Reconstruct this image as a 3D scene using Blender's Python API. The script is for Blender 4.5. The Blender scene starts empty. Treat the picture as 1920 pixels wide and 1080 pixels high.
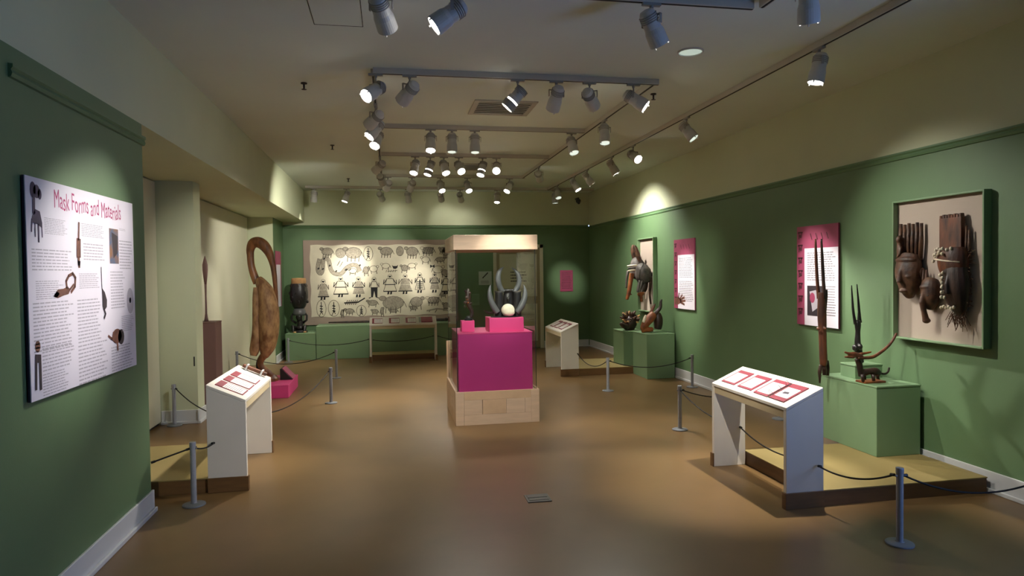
import bpy, bmesh, math, random
from mathutils import Vector, Matrix, Quaternion
random.seed(7)
scene = bpy.context.scene
C = scene.collection
PI = math.pi

# ------------------------------------------------------------------ camera, world, exposure
CAM_H, FPX = 1.55, 1250.0
YAW, PIT, ROL = -0.18128, 0.02451, -0.01329
def _rot():
    cy, sy, cp, sp, cr, sr = math.cos(YAW), math.sin(YAW), math.cos(PIT), math.sin(PIT), math.cos(ROL), math.sin(ROL)
    A = Matrix(((cy, 0, sy), (0, 1, 0), (-sy, 0, cy)))
    B = Matrix(((1, 0, 0), (0, cp, -sp), (0, sp, cp)))
    D = Matrix(((cr, -sr, 0), (sr, cr, 0), (0, 0, 1)))
    return D @ B @ A
RM = _rot()
def wv(r): return Vector((r[0], r[2], -r[1]))
right, up, back = wv(RM[0]), -wv(RM[1]), -wv(RM[2])
cam_data = bpy.data.cameras.new('camera')
cam_data.sensor_width = 36.0
cam_data.lens = 36.0 * FPX / 1920.0
cam_data.clip_start = 0.05
cam = bpy.data.objects.new('camera', cam_data)
C.objects.link(cam)
cam.matrix_world = Matrix(((right.x, up.x, back.x, 0), (right.y, up.y, back.y, 0), (right.z, up.z, back.z, CAM_H), (0, 0, 0, 1)))
scene.camera = cam

world = bpy.data.worlds.new('daylight')
scene.world = world
world.use_nodes = True
world.node_tree.nodes['Background'].inputs[0].default_value = (0.26, 0.45, 1.0, 1)
world.node_tree.nodes['Background'].inputs[1].default_value = 9.0
pd = bpy.data.lights.new('window_portal', 'AREA'); pd.shape = 'RECTANGLE'; pd.size = 1.0; pd.size_y = 1.4; pd.cycles.is_portal = True
po_ = bpy.data.objects.new('window_portal', pd); C.objects.link(po_); po_.location = (4.44, 1.7, 1.2); po_.rotation_euler = (PI / 2, 0, PI / 2)
scene.view_settings.view_transform = 'Standard'
scene.view_settings.look = 'None'
scene.view_settings.gamma = 1.0
scene.view_settings.use_curve_mapping = False
scene.view_settings.exposure = 0.82
scene.cycles.adaptive_threshold = 0.015
scene.cycles.max_bounces = 8
scene.cycles.diffuse_bounces = 4
scene.cycles.transparent_max_bounces = 16
scene.cycles.sample_clamp_indirect = 4.0
scene.cycles.caustics_reflective = False
scene.cycles.caustics_refractive = False
LAMP = (1.0, 0.97, 0.885)          # halogen colour of the track lamps
LAMP_GAIN = 3.0                   # one dimmer for all of them

# sight lines from the camera, used to read sizes off the photograph at a known depth
def ray(x, y):
    d = RM.transposed() @ Vector((x - 960, y - 540, FPX))
    return Vector((d.x, d.z, -d.y))
EYE = Vector((0, 0, CAM_H))
def at(x, y, Y): d = ray(x, y); return EYE + d * (Y / d.y)
def atx(x, y, X): d = ray(x, y); return EYE + d * (X / d.x)
def atz(x, y, Z): d = ray(x, y); return EYE + d * ((Z - CAM_H) / d.z)

# ------------------------------------------------------------------ materials
def srgb(r, g, b):
    f = lambda c: (c / 255 / 12.92) if c / 255 <= 0.04045 else ((c / 255 + 0.055) / 1.055) ** 2.4
    return (f(r), f(g), f(b), 1)
MATS = {}
def mat(name, col, rough=0.6, metal=0.0, var=0.0, scale=8.0, bump=0.0, bscale=60.0, stretch=(1, 1, 1), col2=None, emit=0.0, ecol=None, spec=0.5):
    if name in MATS: return MATS[name]
    m = bpy.data.materials.new(name); m.use_nodes = True
    nt = m.node_tree; b = nt.nodes['Principled BSDF']
    c = srgb(*col)
    b.inputs['Base Color'].default_value = c
    b.inputs['Roughness'].default_value = rough
    b.inputs['Metallic'].default_value = metal
    b.inputs['Specular IOR Level'].default_value = spec
    if emit:
        b.inputs['Emission Color'].default_value = srgb(*(ecol or col)); b.inputs['Emission Strength'].default_value = emit
    if var or bump:
        tc = nt.nodes.new('ShaderNodeTexCoord'); mp = nt.nodes.new('ShaderNodeMapping')
        mp.inputs['Scale'].default_value = stretch
        nt.links.new(tc.outputs['Object'], mp.inputs[0])
    if var:
        n = nt.nodes.new('ShaderNodeTexNoise'); n.inputs['Scale'].default_value = scale; n.inputs['Detail'].default_value = 5
        nt.links.new(mp.outputs[0], n.inputs[0])
        mx = nt.nodes.new('ShaderNodeMix'); mx.data_type = 'RGBA'
        d = srgb(*col2) if col2 else tuple(v * (1 - var) for v in c[:3]) + (1,)
        mx.inputs[6].default_value = c; mx.inputs[7].default_value = d
        rp = nt.nodes.new('ShaderNodeMapRange'); rp.inputs[1].default_value = 0.35; rp.inputs[2].default_value = 0.65
        nt.links.new(n.outputs[0], rp.inputs[0]); nt.links.new(rp.outputs[0], mx.inputs[0]); nt.links.new(mx.outputs[2], b.inputs['Base Color'])
    if bump:
        n2 = nt.nodes.new('ShaderNodeTexNoise'); n2.inputs['Scale'].default_value = bscale; n2.inputs['Detail'].default_value = 3
        nt.links.new(mp.outputs[0], n2.inputs[0])
        bp = nt.nodes.new('ShaderNodeBump'); bp.inputs['Strength'].default_value = bump; bp.inputs['Distance'].default_value = 0.01
        nt.links.new(n2.outputs[0], bp.inputs['Height']); nt.links.new(bp.outputs[0], b.inputs['Normal'])
    MATS[name] = m
    return m
mat('green wall', (95, 122, 84), 0.55, var=0.06, scale=3, bump=0.05, bscale=120)
mat('green paint', (118, 146, 108), 0.5, var=0.05, scale=4)
mat('green trim', (88, 118, 80), 0.5)
mat('cream wall', (202, 206, 172), 0.7, var=0.04, scale=2, bump=0.04, bscale=90)
mat('cream panel', (208, 204, 178), 0.6, var=0.04, scale=2)
mat('ceiling paint', (222, 230, 222), 0.85, var=0.04, scale=1.5)
mat('baseboard paint', (205, 205, 205), 0.4)
mat('floor vinyl', (115, 88, 55), 0.34, var=0.14, scale=2.2, bump=0.015, bscale=25, spec=0.32)
mat('platform top', (148, 128, 78), 0.6, var=0.06, scale=5)
mat('skirt wood', (112, 80, 46), 0.5, var=0.2, scale=6, stretch=(1, 1, 8))
mat('podium white', (216, 208, 196), 0.5, var=0.03, scale=6)
mat('podium edge', (190, 172, 138), 0.55, var=0.08, scale=6)
mat('maple', (204, 176, 148), 0.45, var=0.12, scale=5, stretch=(1, 1, 6))
mat('maple dark', (200, 168, 134), 0.45, var=0.15, scale=5, stretch=(1, 6, 1))
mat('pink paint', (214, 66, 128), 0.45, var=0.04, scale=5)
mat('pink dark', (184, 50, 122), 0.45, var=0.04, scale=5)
mat('maroon print', (128, 44, 58), 0.5, var=0.1, scale=20)
mat('magenta print', (160, 66, 98), 0.5, var=0.15, scale=9)
mat('paper', (232, 222, 216), 0.6)
mat('poster white', (226, 218, 228), 0.5)
mat('poster edge', (52, 36, 56), 0.6)
mat('print grey', (176, 168, 178), 0.6)
mat('print mid', (122, 114, 120), 0.6)
mat('print dark', (52, 40, 48), 0.6, var=0.3, scale=30)
mat('print pink', (178, 62, 112), 0.6)
mat('print brown', (120, 74, 60), 0.6, var=0.5, scale=25)
mat('print blue', (70, 96, 130), 0.6, var=0.6, scale=16, col2=(140, 96, 66))
mat('print purple', (62, 44, 84), 0.6, var=0.4, scale=20)
mat('print motif', (78, 28, 40), 0.6)
mat('steel post', (158, 160, 166), 0.40, metal=0.25, var=0.1, scale=30)
mat('steel base', (128, 130, 134), 0.45, metal=0.25)
mat('rope dark', (30, 24, 20), 0.8)
mat('fixture white', (196, 194, 190), 0.4)
mat('fixture grey', (150, 146, 140), 0.5)
mat('track white', (190, 184, 172), 0.5)
mat('slot dark', (14, 12, 10), 0.8)
mat('black', (16, 15, 15), 0.5)
mat('bulb lit', (255, 250, 238), 0.4, emit=9.0)
mat('bulb soft', (225, 238, 225), 0.4, emit=0.55)
mat('downlight lens', (214, 232, 218), 0.4, emit=0.32)
mat('linen mount', (176, 160, 146), 0.85, bump=0.1, bscale=300)
mat('mount brown', (150, 132, 118), 0.85, var=0.05, scale=6)
mat('cloth', (205, 196, 172), 0.9, var=0.07, scale=7, bump=0.12, bscale=200)
mat('ink black', (24, 22, 22), 0.8)
mat('ink grey', (158, 148, 130), 0.85, var=0.35, scale=45)
mat('ink line', (88, 80, 70), 0.85)
mat('hornbill wood', (150, 98, 54), 0.5, var=0.5, scale=6, stretch=(3, 3, 0.7), col2=(84, 50, 28), bump=0.25, bscale=30)
mat('hornbill pale', (184, 144, 98), 0.55, var=0.5, scale=9, stretch=(2, 2, 0.8), col2=(118, 78, 46), bump=0.3, bscale=40)
mat('dark wood', (62, 40, 30), 0.45, var=0.5, scale=10, stretch=(2, 2, 0.6), col2=(28, 18, 14), bump=0.25, bscale=40)
mat('red wood', (112, 62, 36), 0.5, var=0.5, scale=8, stretch=(2, 2, 0.6), col2=(58, 32, 22), bump=0.25, bscale=40)
mat('black wood', (40, 36, 36), 0.35, var=0.4, scale=12, bump=0.35, bscale=35)
mat('mask wood', (104, 70, 48), 0.55, var=0.5, scale=12, col2=(44, 26, 20), bump=0.3, bscale=50)
mat('mask grey', (92, 84, 78), 0.6, var=0.4, scale=12, col2=(52, 46, 44), bump=0.3, bscale=50)
mat('orange wood', (150, 84, 38), 0.5, var=0.4, scale=9, col2=(92, 46, 22), bump=0.2, bscale=40)
mat('drum hide', (196, 150, 98), 0.7, var=0.25, scale=15)
mat('hide white', (216, 206, 184), 0.7, var=0.2, scale=12)
mat('shell', (216, 204, 180), 0.5)
mat('horn', (96, 96, 98), 0.35, var=0.35, scale=14, stretch=(1, 1, 0.4))
mat('raffia', (96, 66, 46), 0.9, var=0.4, scale=60)
mat('mauve shadow tone', (124, 92, 84), 0.6, var=0.05, scale=5)  # tone of a presumed cast shadow, used on solid forms
mat('chrome', (200, 200, 200), 0.2, metal=1.0)
mat('vent metal', (170, 164, 150), 0.5)
mat('door paint', (150, 140, 108), 0.5)
mat('sign white', (176, 186, 176), 0.5)
mat('clear acrylic', (220, 220, 220), 0.15)
def glass():
    m = bpy.data.materials.new('case glass'); m.use_nodes = True
    nt = m.node_tree; nt.nodes.clear()
    o = nt.nodes.new('ShaderNodeOutputMaterial'); mx = nt.nodes.new('ShaderNodeMixShader')
    t = nt.nodes.new('ShaderNodeBsdfTransparent'); t.inputs[0].default_value = (0.95, 0.97, 0.955, 1)
    g = nt.nodes.new('ShaderNodeBsdfGlossy'); g.inputs['Roughness'].default_value = 0.02
    f = nt.nodes.new('ShaderNodeFresnel'); f.inputs[0].default_value = 1.5
    ge = nt.nodes.new('ShaderNodeNewGeometry'); iv = nt.nodes.new('ShaderNodeMath'); iv.operation = 'SUBTRACT'; iv.inputs[0].default_value = 1.0
    mu = nt.nodes.new('ShaderNodeMath'); mu.operation = 'MULTIPLY'
    nt.links.new(ge.outputs['Backfacing'], iv.inputs[1]); nt.links.new(f.outputs[0], mu.inputs[0]); nt.links.new(iv.outputs[0], mu.inputs[1])
    nt.links.new(mu.outputs[0], mx.inputs[0]); nt.links.new(t.outputs[0], mx.inputs[1]); nt.links.new(g.outputs[0], mx.inputs[2]); nt.links.new(mx.outputs[0], o.inputs[0])
    MATS['case glass'] = m
glass()

# ------------------------------------------------------------------ builders
OFF = {}
def tag(o, label=None, cat=None, group=None, kind=None):
    if label: o['label'] = label
    if cat: o['category'] = cat
    if group: o['group'] = group
    if kind: o['kind'] = kind
    return o
def thing(name, label, cat, loc=(0, 0, 0), rz=0.0, group=None):
    o = bpy.data.objects.new(name, None); C.objects.link(o)
    o.empty_display_size = 0.1
    o.location = loc; o.rotation_euler = (0, 0, rz)
    OFF[o.name] = Vector(loc)
    return tag(o, label, cat, group)
def copy_tree(o, parent=None):
    c = o.copy(); C.objects.link(c); c.parent = parent
    for ch in list(o.children): copy_tree(ch, c)
    return c
class MB:
    def __init__(s): s.v, s.f, s.m = [], [], []
    def add(s, vs, fs, mi=0):
        n = len(s.v); s.v += [Vector(p) for p in vs]
        s.f += [tuple(i + n for i in f) for f in fs]; s.m += [mi] * len(fs)
        return s
    def box(s, lo, hi, mi=0):
        x0, y0, z0 = lo; x1, y1, z1 = hi
        return s.add([(x0, y0, z0), (x1, y0, z0), (x1, y1, z0), (x0, y1, z0), (x0, y0, z1), (x1, y0, z1), (x1, y1, z1), (x0, y1, z1)],
                     [(3, 2, 1, 0), (4, 5, 6, 7), (0, 1, 5, 4), (1, 2, 6, 5), (2, 3, 7, 6), (3, 0, 4, 7)], mi)
    def prism(s, pts, axis, a, b, mi=0):
        # pts: 2-D outline in the two remaining axes, extruded along axis from a to b
        def mk(p, c):
            return {'x': (c, p[0], p[1]), 'y': (p[0], c, p[1]), 'z': (p[0], p[1], c)}[axis]
        n = len(pts)
        vs = [mk(p, a) for p in pts] + [mk(p, b) for p in pts]
        fs = [tuple(range(n)), tuple(range(2 * n - 1, n - 1, -1))] + [(i, n + i, n + (i + 1) % n, (i + 1) % n) for i in range(n)]
        return s.add(vs, fs, mi)
    def tube(s, pts, rad, n=10, flat=None, mi=0, cap=True):
        # pts: list of points, rad: radius or list; flat: (scale, axis vector) squashes the section along that axis
        pts = [Vector(p) for p in pts]
        if not isinstance(rad, (list, tuple)): rad = [rad] * len(pts)
        k = len(s.v); N = len(pts); prev = None
        for i, p in enumerate(pts):
            t = (pts[min(i + 1, N - 1)] - pts[max(i - 1, 0)])
            t = t.normalized() if t.length > 1e-9 else Vector((0, 0, 1))
            if prev is None:
                a = Vector((0, 1, 0)) if abs(t.y) < 0.9 else Vector((1, 0, 0))
                u = (a - t * a.dot(t)).normalized()
            else:
                u = (prev - t * prev.dot(t))
                u = u.normalized() if u.length > 1e-6 else t.orthogonal().normalized()
            prev = u; w = t.cross(u)
            for j in range(n):
                an = 2 * PI * j / n
                q = (u * math.cos(an) + w * math.sin(an)) * rad[i]
                if flat: ax = Vector(flat[1]).normalized(); q = q - ax * q.dot(ax) * (1 - flat[0])
                s.v.append(p + q)
        for i in range(N - 1):
            for j in range(n):
                a, b = k + i * n + j, k + i * n + (j + 1) % n
                s.f.append((a, b, b + n, a + n)); s.m.append(mi)
        if cap:
            s.f.append(tuple(k + j for j in range(n - 1, -1, -1))); s.m.append(mi)
            s.f.append(tuple(k + (N - 1) * n + j for j in range(n))); s.m.append(mi)
        return s
    def lathe(s, prof, c=(0, 0, 0), n=24, mi=0, sx=1.0, sy=1.0):
        k = len(s.v); c = Vector(c)
        for r, z in prof:
            for j in range(n):
                an = 2 * PI * j / n
                s.v.append(c + Vector((r * math.cos(an) * sx, r * math.sin(an) * sy, z)))
        for i in range(len(prof) - 1):
            for j in range(n):
                a, b = k + i * n + j, k + i * n + (j + 1) % n
                s.f.append((a, b, b + n, a + n)); s.m.append(mi)
        s.f.append(tuple(k + j for j in range(n - 1, -1, -1))); s.m.append(mi)
        e = k + (len(prof) - 1) * n
        s.f.append(tuple(e + j for j in range(n))); s.m.append(mi)
        return s
    def ball(s, c, r, n=12, mi=0):
        rx, ry, rz = r if isinstance(r, (tuple, list)) else (r, r, r)
        m = max(6, n // 2 + 1)
        prof = [(max(math.sin(PI * i / m), 0.02), -math.cos(PI * i / m) * rz) for i in range(m + 1)]
        return s.lathe(prof, c, n, mi, rx, ry)
    def build(s, name, mats, parent=None, smooth=False, bevel=0.0, remesh=0.0, local=False, sm_it=4):
        me = bpy.data.meshes.new(name)
        off = Vector((0, 0, 0))
        if parent is not None and not local:
            off = OFF.get(parent.name, Vector((0, 0, 0)))
        me.from_pydata([tuple(p - off) for p in s.v], [], s.f)
        mats = mats if isinstance(mats, (list, tuple)) else [mats]
        for m in mats: me.materials.append(MATS[m])
        me.polygons.foreach_set('material_index', s.m)
        bm = bmesh.new(); bm.from_mesh(me); bmesh.ops.recalc_face_normals(bm, faces=bm.faces); bm.to_mesh(me); bm.free()
        if smooth:
            me.polygons.foreach_set('use_smooth', [True] * len(me.polygons))
        me.update()
        o = bpy.data.objects.new(name, me); C.objects.link(o)
        if parent is not None:
            o.parent = parent; OFF[o.name] = off
        if remesh:
            md = o.modifiers.new('remesh', 'REMESH'); md.mode = 'VOXEL'; md.voxel_size = remesh; md.use_smooth_shade = True
            ms = o.modifiers.new('smooth', 'SMOOTH'); ms.iterations = sm_it; ms.factor = 0.5
        if bevel:
            md = o.modifiers.new('bevel', 'BEVEL'); md.width = bevel; md.segments = 2; md.limit_method = 'ANGLE'
        return o
def struct(name, mb, m, parent=None, **k):
    o = mb.build(name, m, parent, **k)
    if parent is None: o['kind'] = 'structure'
    return o
def B(lo, hi): return MB().box(lo, hi)
def catmull(pts, sub=4):
    # smooth a list of equal-length tuples
    out = []; n = len(pts)
    for i in range(n - 1):
        p0, p1, p2, p3 = pts[max(i - 1, 0)], pts[i], pts[i + 1], pts[min(i + 2, n - 1)]
        for k in range(sub):
            t = k / sub
            out.append(tuple(0.5 * (2 * b + (c - a) * t + (2 * a - 5 * b + 4 * c - d) * t * t + (3 * b - a - 3 * c + d) * t ** 3) for a, b, c, d in zip(p0, p1, p2, p3)))
    out.append(tuple(pts[-1])); return out
def sweep(mb, pr, sub=4, n=12, flat=None, mi=0):
    # pr: list of (x, y, z, r)
    q = catmull(pr, sub)
    return mb.tube([p[:3] for p in q], [max(p[3], 0.001) for p in q], n, flat, mi)
class Flat:
    # flat printed marks on a plane: org + u*U + v*V, lifted along N
    def __init__(s, org, U, V, N, lift=0.0006):
        s.o, s.U, s.V, s.N, s.l = Vector(org), Vector(U), Vector(V), Vector(N), lift
        s.v, s.f, s.m = [], [], []
    def P(s, p, k): return s.o + s.U * p[0] + s.V * p[1] + s.N * (s.l * (1 + k))
    def poly(s, pts, mi=0, k=0):
        n = len(s.v); s.v += [s.P(p, k) for p in pts]; s.f.append(tuple(range(n, n + len(pts)))); s.m.append(mi); return s
    def rect(s, u0, v0, u1, v1, mi=0, k=0): return s.poly([(u0, v0), (u1, v0), (u1, v1), (u0, v1)], mi, k)
    def line(s, pts, w, mi=0, k=1):
        for (a, b) in zip(pts[:-1], pts[1:]):
            d = Vector((b[0] - a[0], b[1] - a[1])); L = d.length
            if L < 1e-9: continue
            d /= L; nx, ny = -d.y * w / 2, d.x * w / 2; e = d * (w * 0.3)
            a2, b2 = (a[0] - e.x, a[1] - e.y), (b[0] + e.x, b[1] + e.y)
            s.poly([(a2[0] + nx, a2[1] + ny), (a2[0] - nx, a2[1] - ny), (b2[0] - nx, b2[1] - ny), (b2[0] + nx, b2[1] + ny)], mi, k)
        return s
    def strip(s, pts, w, mi=0, k=0):
        N = len(pts); L, R = [], []
        for i, p in enumerate(pts):
            a, b = pts[max(i - 1, 0)], pts[min(i + 1, N - 1)]; d = Vector((b[0] - a[0], b[1] - a[1])).normalized()
            L.append((p[0] - d.y * w / 2, p[1] + d.x * w / 2)); R.append((p[0] + d.y * w / 2, p[1] - d.x * w / 2))
        for i in range(N - 1): s.poly([L[i], R[i], R[i + 1], L[i + 1]], mi, k)
        return s
    def ell(s, cx, cy, rx, ry, mi=0, k=0, n=16): return s.poly([(cx + rx * math.cos(2 * PI * i / n), cy + ry * math.sin(2 * PI * i / n)) for i in range(n)], mi, k)
    def ring(s, cx, cy, rx, ry, w, mi=0, k=1, n=16, a0=0, a1=2 * PI):
        return s.line([(cx + rx * math.cos(a0 + (a1 - a0) * i / n), cy + ry * math.sin(a0 + (a1 - a0) * i / n)) for i in range(n + 1)], w, mi, k)
    def text(s, u0, v0, u1, v1, rows, h=0.45, mi=0, rnd=0.15, k=0):
        # rows of word dashes between (u0, v0) top-left and (u1, v1) bottom-right, v downwards or upwards as given
        dv = (v1 - v0) / rows
        for r in range(rows):
            u = u0; end = u1 - (u1 - u0) * random.random() * rnd
            while u < end:
                wl = (u1 - u0) * random.uniform(0.05, 0.16)
                e = min(u + wl, end)
                s.rect(u, v0 + dv * r, e, v0 + dv * (r + h), mi, k)
                u = e + (u1 - u0) * 0.018
        return s
    def build(s, name, mats, parent):
        mb = MB(); mb.v, mb.f, mb.m = s.v, s.f, s.m
        me_o = mb.build(name, mats, parent)
        if name in ('text_columns', 'door_lettering', 'sign_print', 'motif_band'): me_o['kind'] = 'stuff'
        return me_o

# ------------------------------------------------------------------ the room
RX, LX, BY, ZC = 4.03, -1.57, 13.15, 3.14
RAIL, SOF, AX = 2.46, 2.54, -2.37
Y0 = -2.4
struct('floor', B((-2.6, Y0 - .1, -0.1), (RX + .1, BY + .1, 0)), 'floor vinyl')
struct('ceiling', B((-2.6, Y0 - .1, ZC), (RX + .1, BY + .1, ZC + .1)), 'ceiling paint')
WY0, WY1, WZ0, WZ1 = 1.2, 2.2, .5, 1.90
wr = struct('wall_right', MB().box((RX, WY1, 0), (RX + .1, BY, RAIL)).box((RX, Y0, 0), (RX + .1, WY0, RAIL)).box((RX, WY0, 0), (RX + .1, WY1, WZ0)).box((RX, WY0, WZ1), (RX + .1, WY1, RAIL)), 'green wall')
struct('wall_right_upper', B((RX, Y0, RAIL), (RX + .1, BY, ZC)), 'cream wall')
wl = struct('wall_left', B((AX - .1, Y0, 0), (LX, 4.72, SOF)), 'green wall')
struct('wall_left_upper', MB().prism([(AX - .1, SOF), (LX, SOF), (LX, ZC), (AX - .1, ZC)], 'y', Y0, BY), 'cream wall')
struct('wall_alcove', B((AX - .2, 4.72, 0), (AX - .06, 12.1, SOF)), 'cream wall')
struct('wall_back', B((-2.5, BY, 0), (RX + .1, BY + .1, RAIL)), 'green wall')
struct('wall_back_upper', B((-2.5, BY - .004, RAIL + .02), (RX, BY + .1, ZC)), 'cream wall')
struct('wall_back_left', B((AX - .1, 12.1, 0), (-1.965, BY, SOF)), 'green wall')
col = struct('wall_pier', B((AX - .06, 12.06, 0), (-1.97, 12.1, SOF)), 'cream wall')
pier = struct('wall_column', B((AX - .06, 7.49, 0), (-2.01, 7.74, SOF)), 'cream wall')
MB().box((-2.045, 7.486, .60), (-2.032, 7.49, .70)).build('pull', 'black', pier)
d1 = struct('door_1', B((AX - .06, 4.76, .03), (AX, 7.465, SOF - .012)), 'cream panel', bevel=.004)
MB().box((AX - .05, 4.76, .002), (AX - .02, 7.46, .03)).build('bottom_track', 'slot dark', d1)
d2 = struct('door_2', B((AX - .06, 7.76, .03), (AX, 12.0, SOF - .012)), 'cream panel', bevel=.004)
MB().box((AX - .05, 7.76, .002), (AX - .02, 12.0, .03)).build('bottom_track', 'slot dark', d2)
struct('wall_rear', B((-2.5, Y0 - .1, 0), (RX + .4, Y0, ZC)), 'cream wall')
# beside the camera the right wall has a deep window that lets in blue daylight
reveal = MB()
for lo, hi in (((RX + .1, WY0 - .1, WZ0 - .1), (RX + .4, WY1 + .1, WZ0)), ((RX + .1, WY0 - .1, WZ1), (RX + .4, WY1 + .1, WZ1 + .1)), ((RX + .1, WY0 - .1, WZ0), (RX + .4, WY0, WZ1)), ((RX + .1, WY1, WZ0), (RX + .4, WY1 + .1, WZ1))): reveal.box(lo, hi)
struct('window_1', reveal, 'baseboard paint')
# baseboards: a tall board with a shoe strip
def base_x(name, x, s, ya, yb):
    m = MB().box((min(x, x + s * .016), ya, 0), (max(x, x + s * .016), yb, .142)).box((min(x + s * .016, x + s * .034), ya, 0), (max(x + s * .016, x + s * .034), yb, .028))
    return struct(name, m, 'baseboard paint', bevel=.004)
def base_y(name, y, xa, xb):
    m = MB().box((xa, y - .016, 0), (xb, y, .142)).box((xa, y - .034, 0), (xb, y - .016, .028))
    return struct(name, m, 'baseboard paint', bevel=.004)
base_x('baseboard_right', RX, -1, Y0, BY)
base_x('baseboard_left', LX, 1, Y0, 4.735)
base_x('baseboard_back_left', -1.965, 1, 12.1, BY)
base_y('baseboard_back', BY, -1.93, 2.03)
base_y('baseboard_back_right', BY, 3.06, RX - .034)
base_y('baseboard_column', 7.49, AX, -1.994)
base_x('baseboard_column_side', -2.01, 1, 7.45, 7.74)
# picture rails
def rail_prof(): return [(0, 0), (.012, .004), (.018, .02), (.012, .034), (.02, .045), (.02, .058), (0, .06)]
struct('trim_1', MB().prism([(RX - a, RAIL - .06 + b) for a, b in rail_prof()], 'y', Y0, BY), 'green trim')
struct('trim_2', MB().prism([(LX + a, 2.40 + b) for a, b in rail_prof()], 'y', 3.17, 4.735), 'green trim')
struct('trim_3', MB().prism([(BY - a, RAIL - .04 + b) for a, b in rail_prof()], 'x', -1.965, RX - .02), 'green trim')
# door in the back wall behind the glass case
dr = struct('door_3', B((2.10, BY - .02, .02), (2.98, BY - .002, 2.02)), 'door paint')
for lo, hi in (((2.035, BY - .035, 0), (2.10, BY, 2.09)), ((2.98, BY - .035, 0), (3.05, BY, 2.09)), ((2.035, BY - .035, 2.02), (3.05, BY, 2.09))):
    B(lo, hi).build('door_casing', 'cream panel', dr, bevel=.003)
B((2.16, BY - .026, 1.05), (2.92, BY - .02, 1.9)).build('door_panel', 'cream panel', dr)
B((2.16, BY - .026, .15), (2.92, BY - .02, .9)).build('door_panel', 'cream panel', dr)
fl = Flat((2.38, BY - .027, 1.55), (1, 0, 0), (0, 0, -1), (0, -1, 0))
fl.text(0, 0, .34, .24, 4, .35, 0, .3)
fl.build('door_lettering', ['print dark'], dr)

# ------------------------------------------------------------------ podiums, platforms, pedestals
PW, PD, PF, PB = 1.0, .265, .655, .775       # length, depth, front and back height
def podium(label, loc, rz, L):
    t = thing('display_podium', label, 'podium', loc, rz, 'reading podiums')
    side = [(0, 0), (PD, 0), (PD, PB - .022), (0, PF - .022)]
    for y0, y1, s in ((0, .032, -1), (L - .032, L, 1)):
        leg = MB().prism(side, 'y', y0, y1).build('side_panel', 'podium white', t, bevel=.002, local=True)
        ya, yb = (y0 - .012, y0) if s < 0 else (y1, y1 + .012)
        MB().box((-.012, ya, 0), (PD, yb, .105)).box((-.012, y0, 0), (0, y1, .105)).build('skirt_board', 'skirt wood', leg, bevel=.002, local=True)
    MB().prism([(0, PF - .022), (PD, PB - .022), (PD, PB), (0, PF)], 'y', 0, L).build('desk_top', 'podium white', t, bevel=.003, local=True)
    MB().box((.006, .032, PF - .075), (.024, L - .032, PF - .022)).build('apron', 'podium edge', t, bevel=.002, local=True)
    return t
SL = Vector((PD, 0, PB - PF)); SLn = SL.normalized(); SN = Vector((-(PB - PF), 0, PD)).normalized(); SLEN = SL.length
def board(t, y0, y1, v0, v1, kind):
    # a printed panel lying on the slanted desk top of podium t, in the podium's own frame
    def P(v, y, h): q = Vector((0, y, PF)) + SLn * v + SN * h; return tuple(q)
    def slab(a0, a1, b0, b1, h0, h1):
        return MB().add([P(a0, b0, h0), P(a1, b0, h0), P(a1, b1, h0), P(a0, b1, h0), P(a0, b0, h1), P(a1, b0, h1), P(a1, b1, h1), P(a0, b1, h1)],
                        [(3, 2, 1, 0), (4, 5, 6, 7), (0, 1, 5, 4), (1, 2, 6, 5), (2, 3, 7, 6), (3, 0, 4, 7)])
    p = slab(v0, v1, y0, y1, .0, .006).build('label_panel', 'maroon print', t, local=True)
    if kind is not None:
        a0, a1, b0, b1 = kind
        slab(v0 + (v1 - v0) * a0, v0 + (v1 - v0) * a1, y0 + (y1 - y0) * b0, y0 + (y1 - y0) * b1, .006, .0072).build('paper', 'paper', p, local=True)
        pw, ph = (y1 - y0) * (b1 - b0) * .86, (v1 - v0) * (a1 - a0) * .86
        f = Flat(P(v0 + (v1 - v0) * a1 - ph * .08, y0 + (y1 - y0) * b1 - pw * .08, .0074), (0, -1, 0), SLn * -1, SN, .0004)
        f.text(0, 0, pw, ph, 9, .32); f.build('text_columns', ['print mid'], p)
    return p
pod_r = podium('white podium with an open ring binder, in front of the tall antelope carvings', (2.48, 3.86, 0), 0, PW)
pod_l = podium('white podium with three panels and a wooden tool, left side below the mask poster', (-1.035, 6.09, 0), PI, 1.05)
pod_b = podium('small far podium beside the two carved animal heads, right of the glass case', (2.46, 9.47, 0), 0, 1.02)
pod_t = podium('long podium in front of the black and white figure textile', (.805, 11.8, 0), PI / 2, 1.165)
# right podium: y grows away from the camera, so the far end comes first
board(pod_r, .74, .93, .05, .235, (.10, .78, .12, .90)); board(pod_r, .50, .69, .05, .235, (.10, .78, .12, .90))
# left podium: three long panels, maroon block at the high end
for y0 in (.09, .33, .57): board(pod_l, PW + .05 - y0 - .19, 1.05 - y0, .04, .25, (.04, .74, .10, .98))
for y0 in (.16, .42, .68): board(pod_b, y0, y0 + .19, .05, .235, (.10, .78, .12, .90))
for y0, k in ((.94, (.06, .86, .02, .80)), (.65, (.06, .86, .02, .80)), (.36, (.06, .86, .02, .80))): board(pod_t, y0, y0 + .18, .05, .235, k)
def on_top(base, y, v, h):
    q = Vector((0, y, PF)) + SLn * v + SN * h
    return base.matrix_basis @ q if False else (Matrix.Rotation(base.rotation_euler.z, 4, 'Z') @ q + base.location)
def slope_box(base, y0, y1, v0, v1, h0, h1):
    c = [on_top(base, y, v, h) for h in (h0, h1) for (v, y) in ((v0, y0), (v1, y0), (v1, y1), (v0, y1))]
    return MB().add(c, [(3, 2, 1, 0), (4, 5, 6, 7), (0, 1, 5, 4), (1, 2, 6, 5), (2, 3, 7, 6), (3, 0, 4, 7)])
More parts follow.
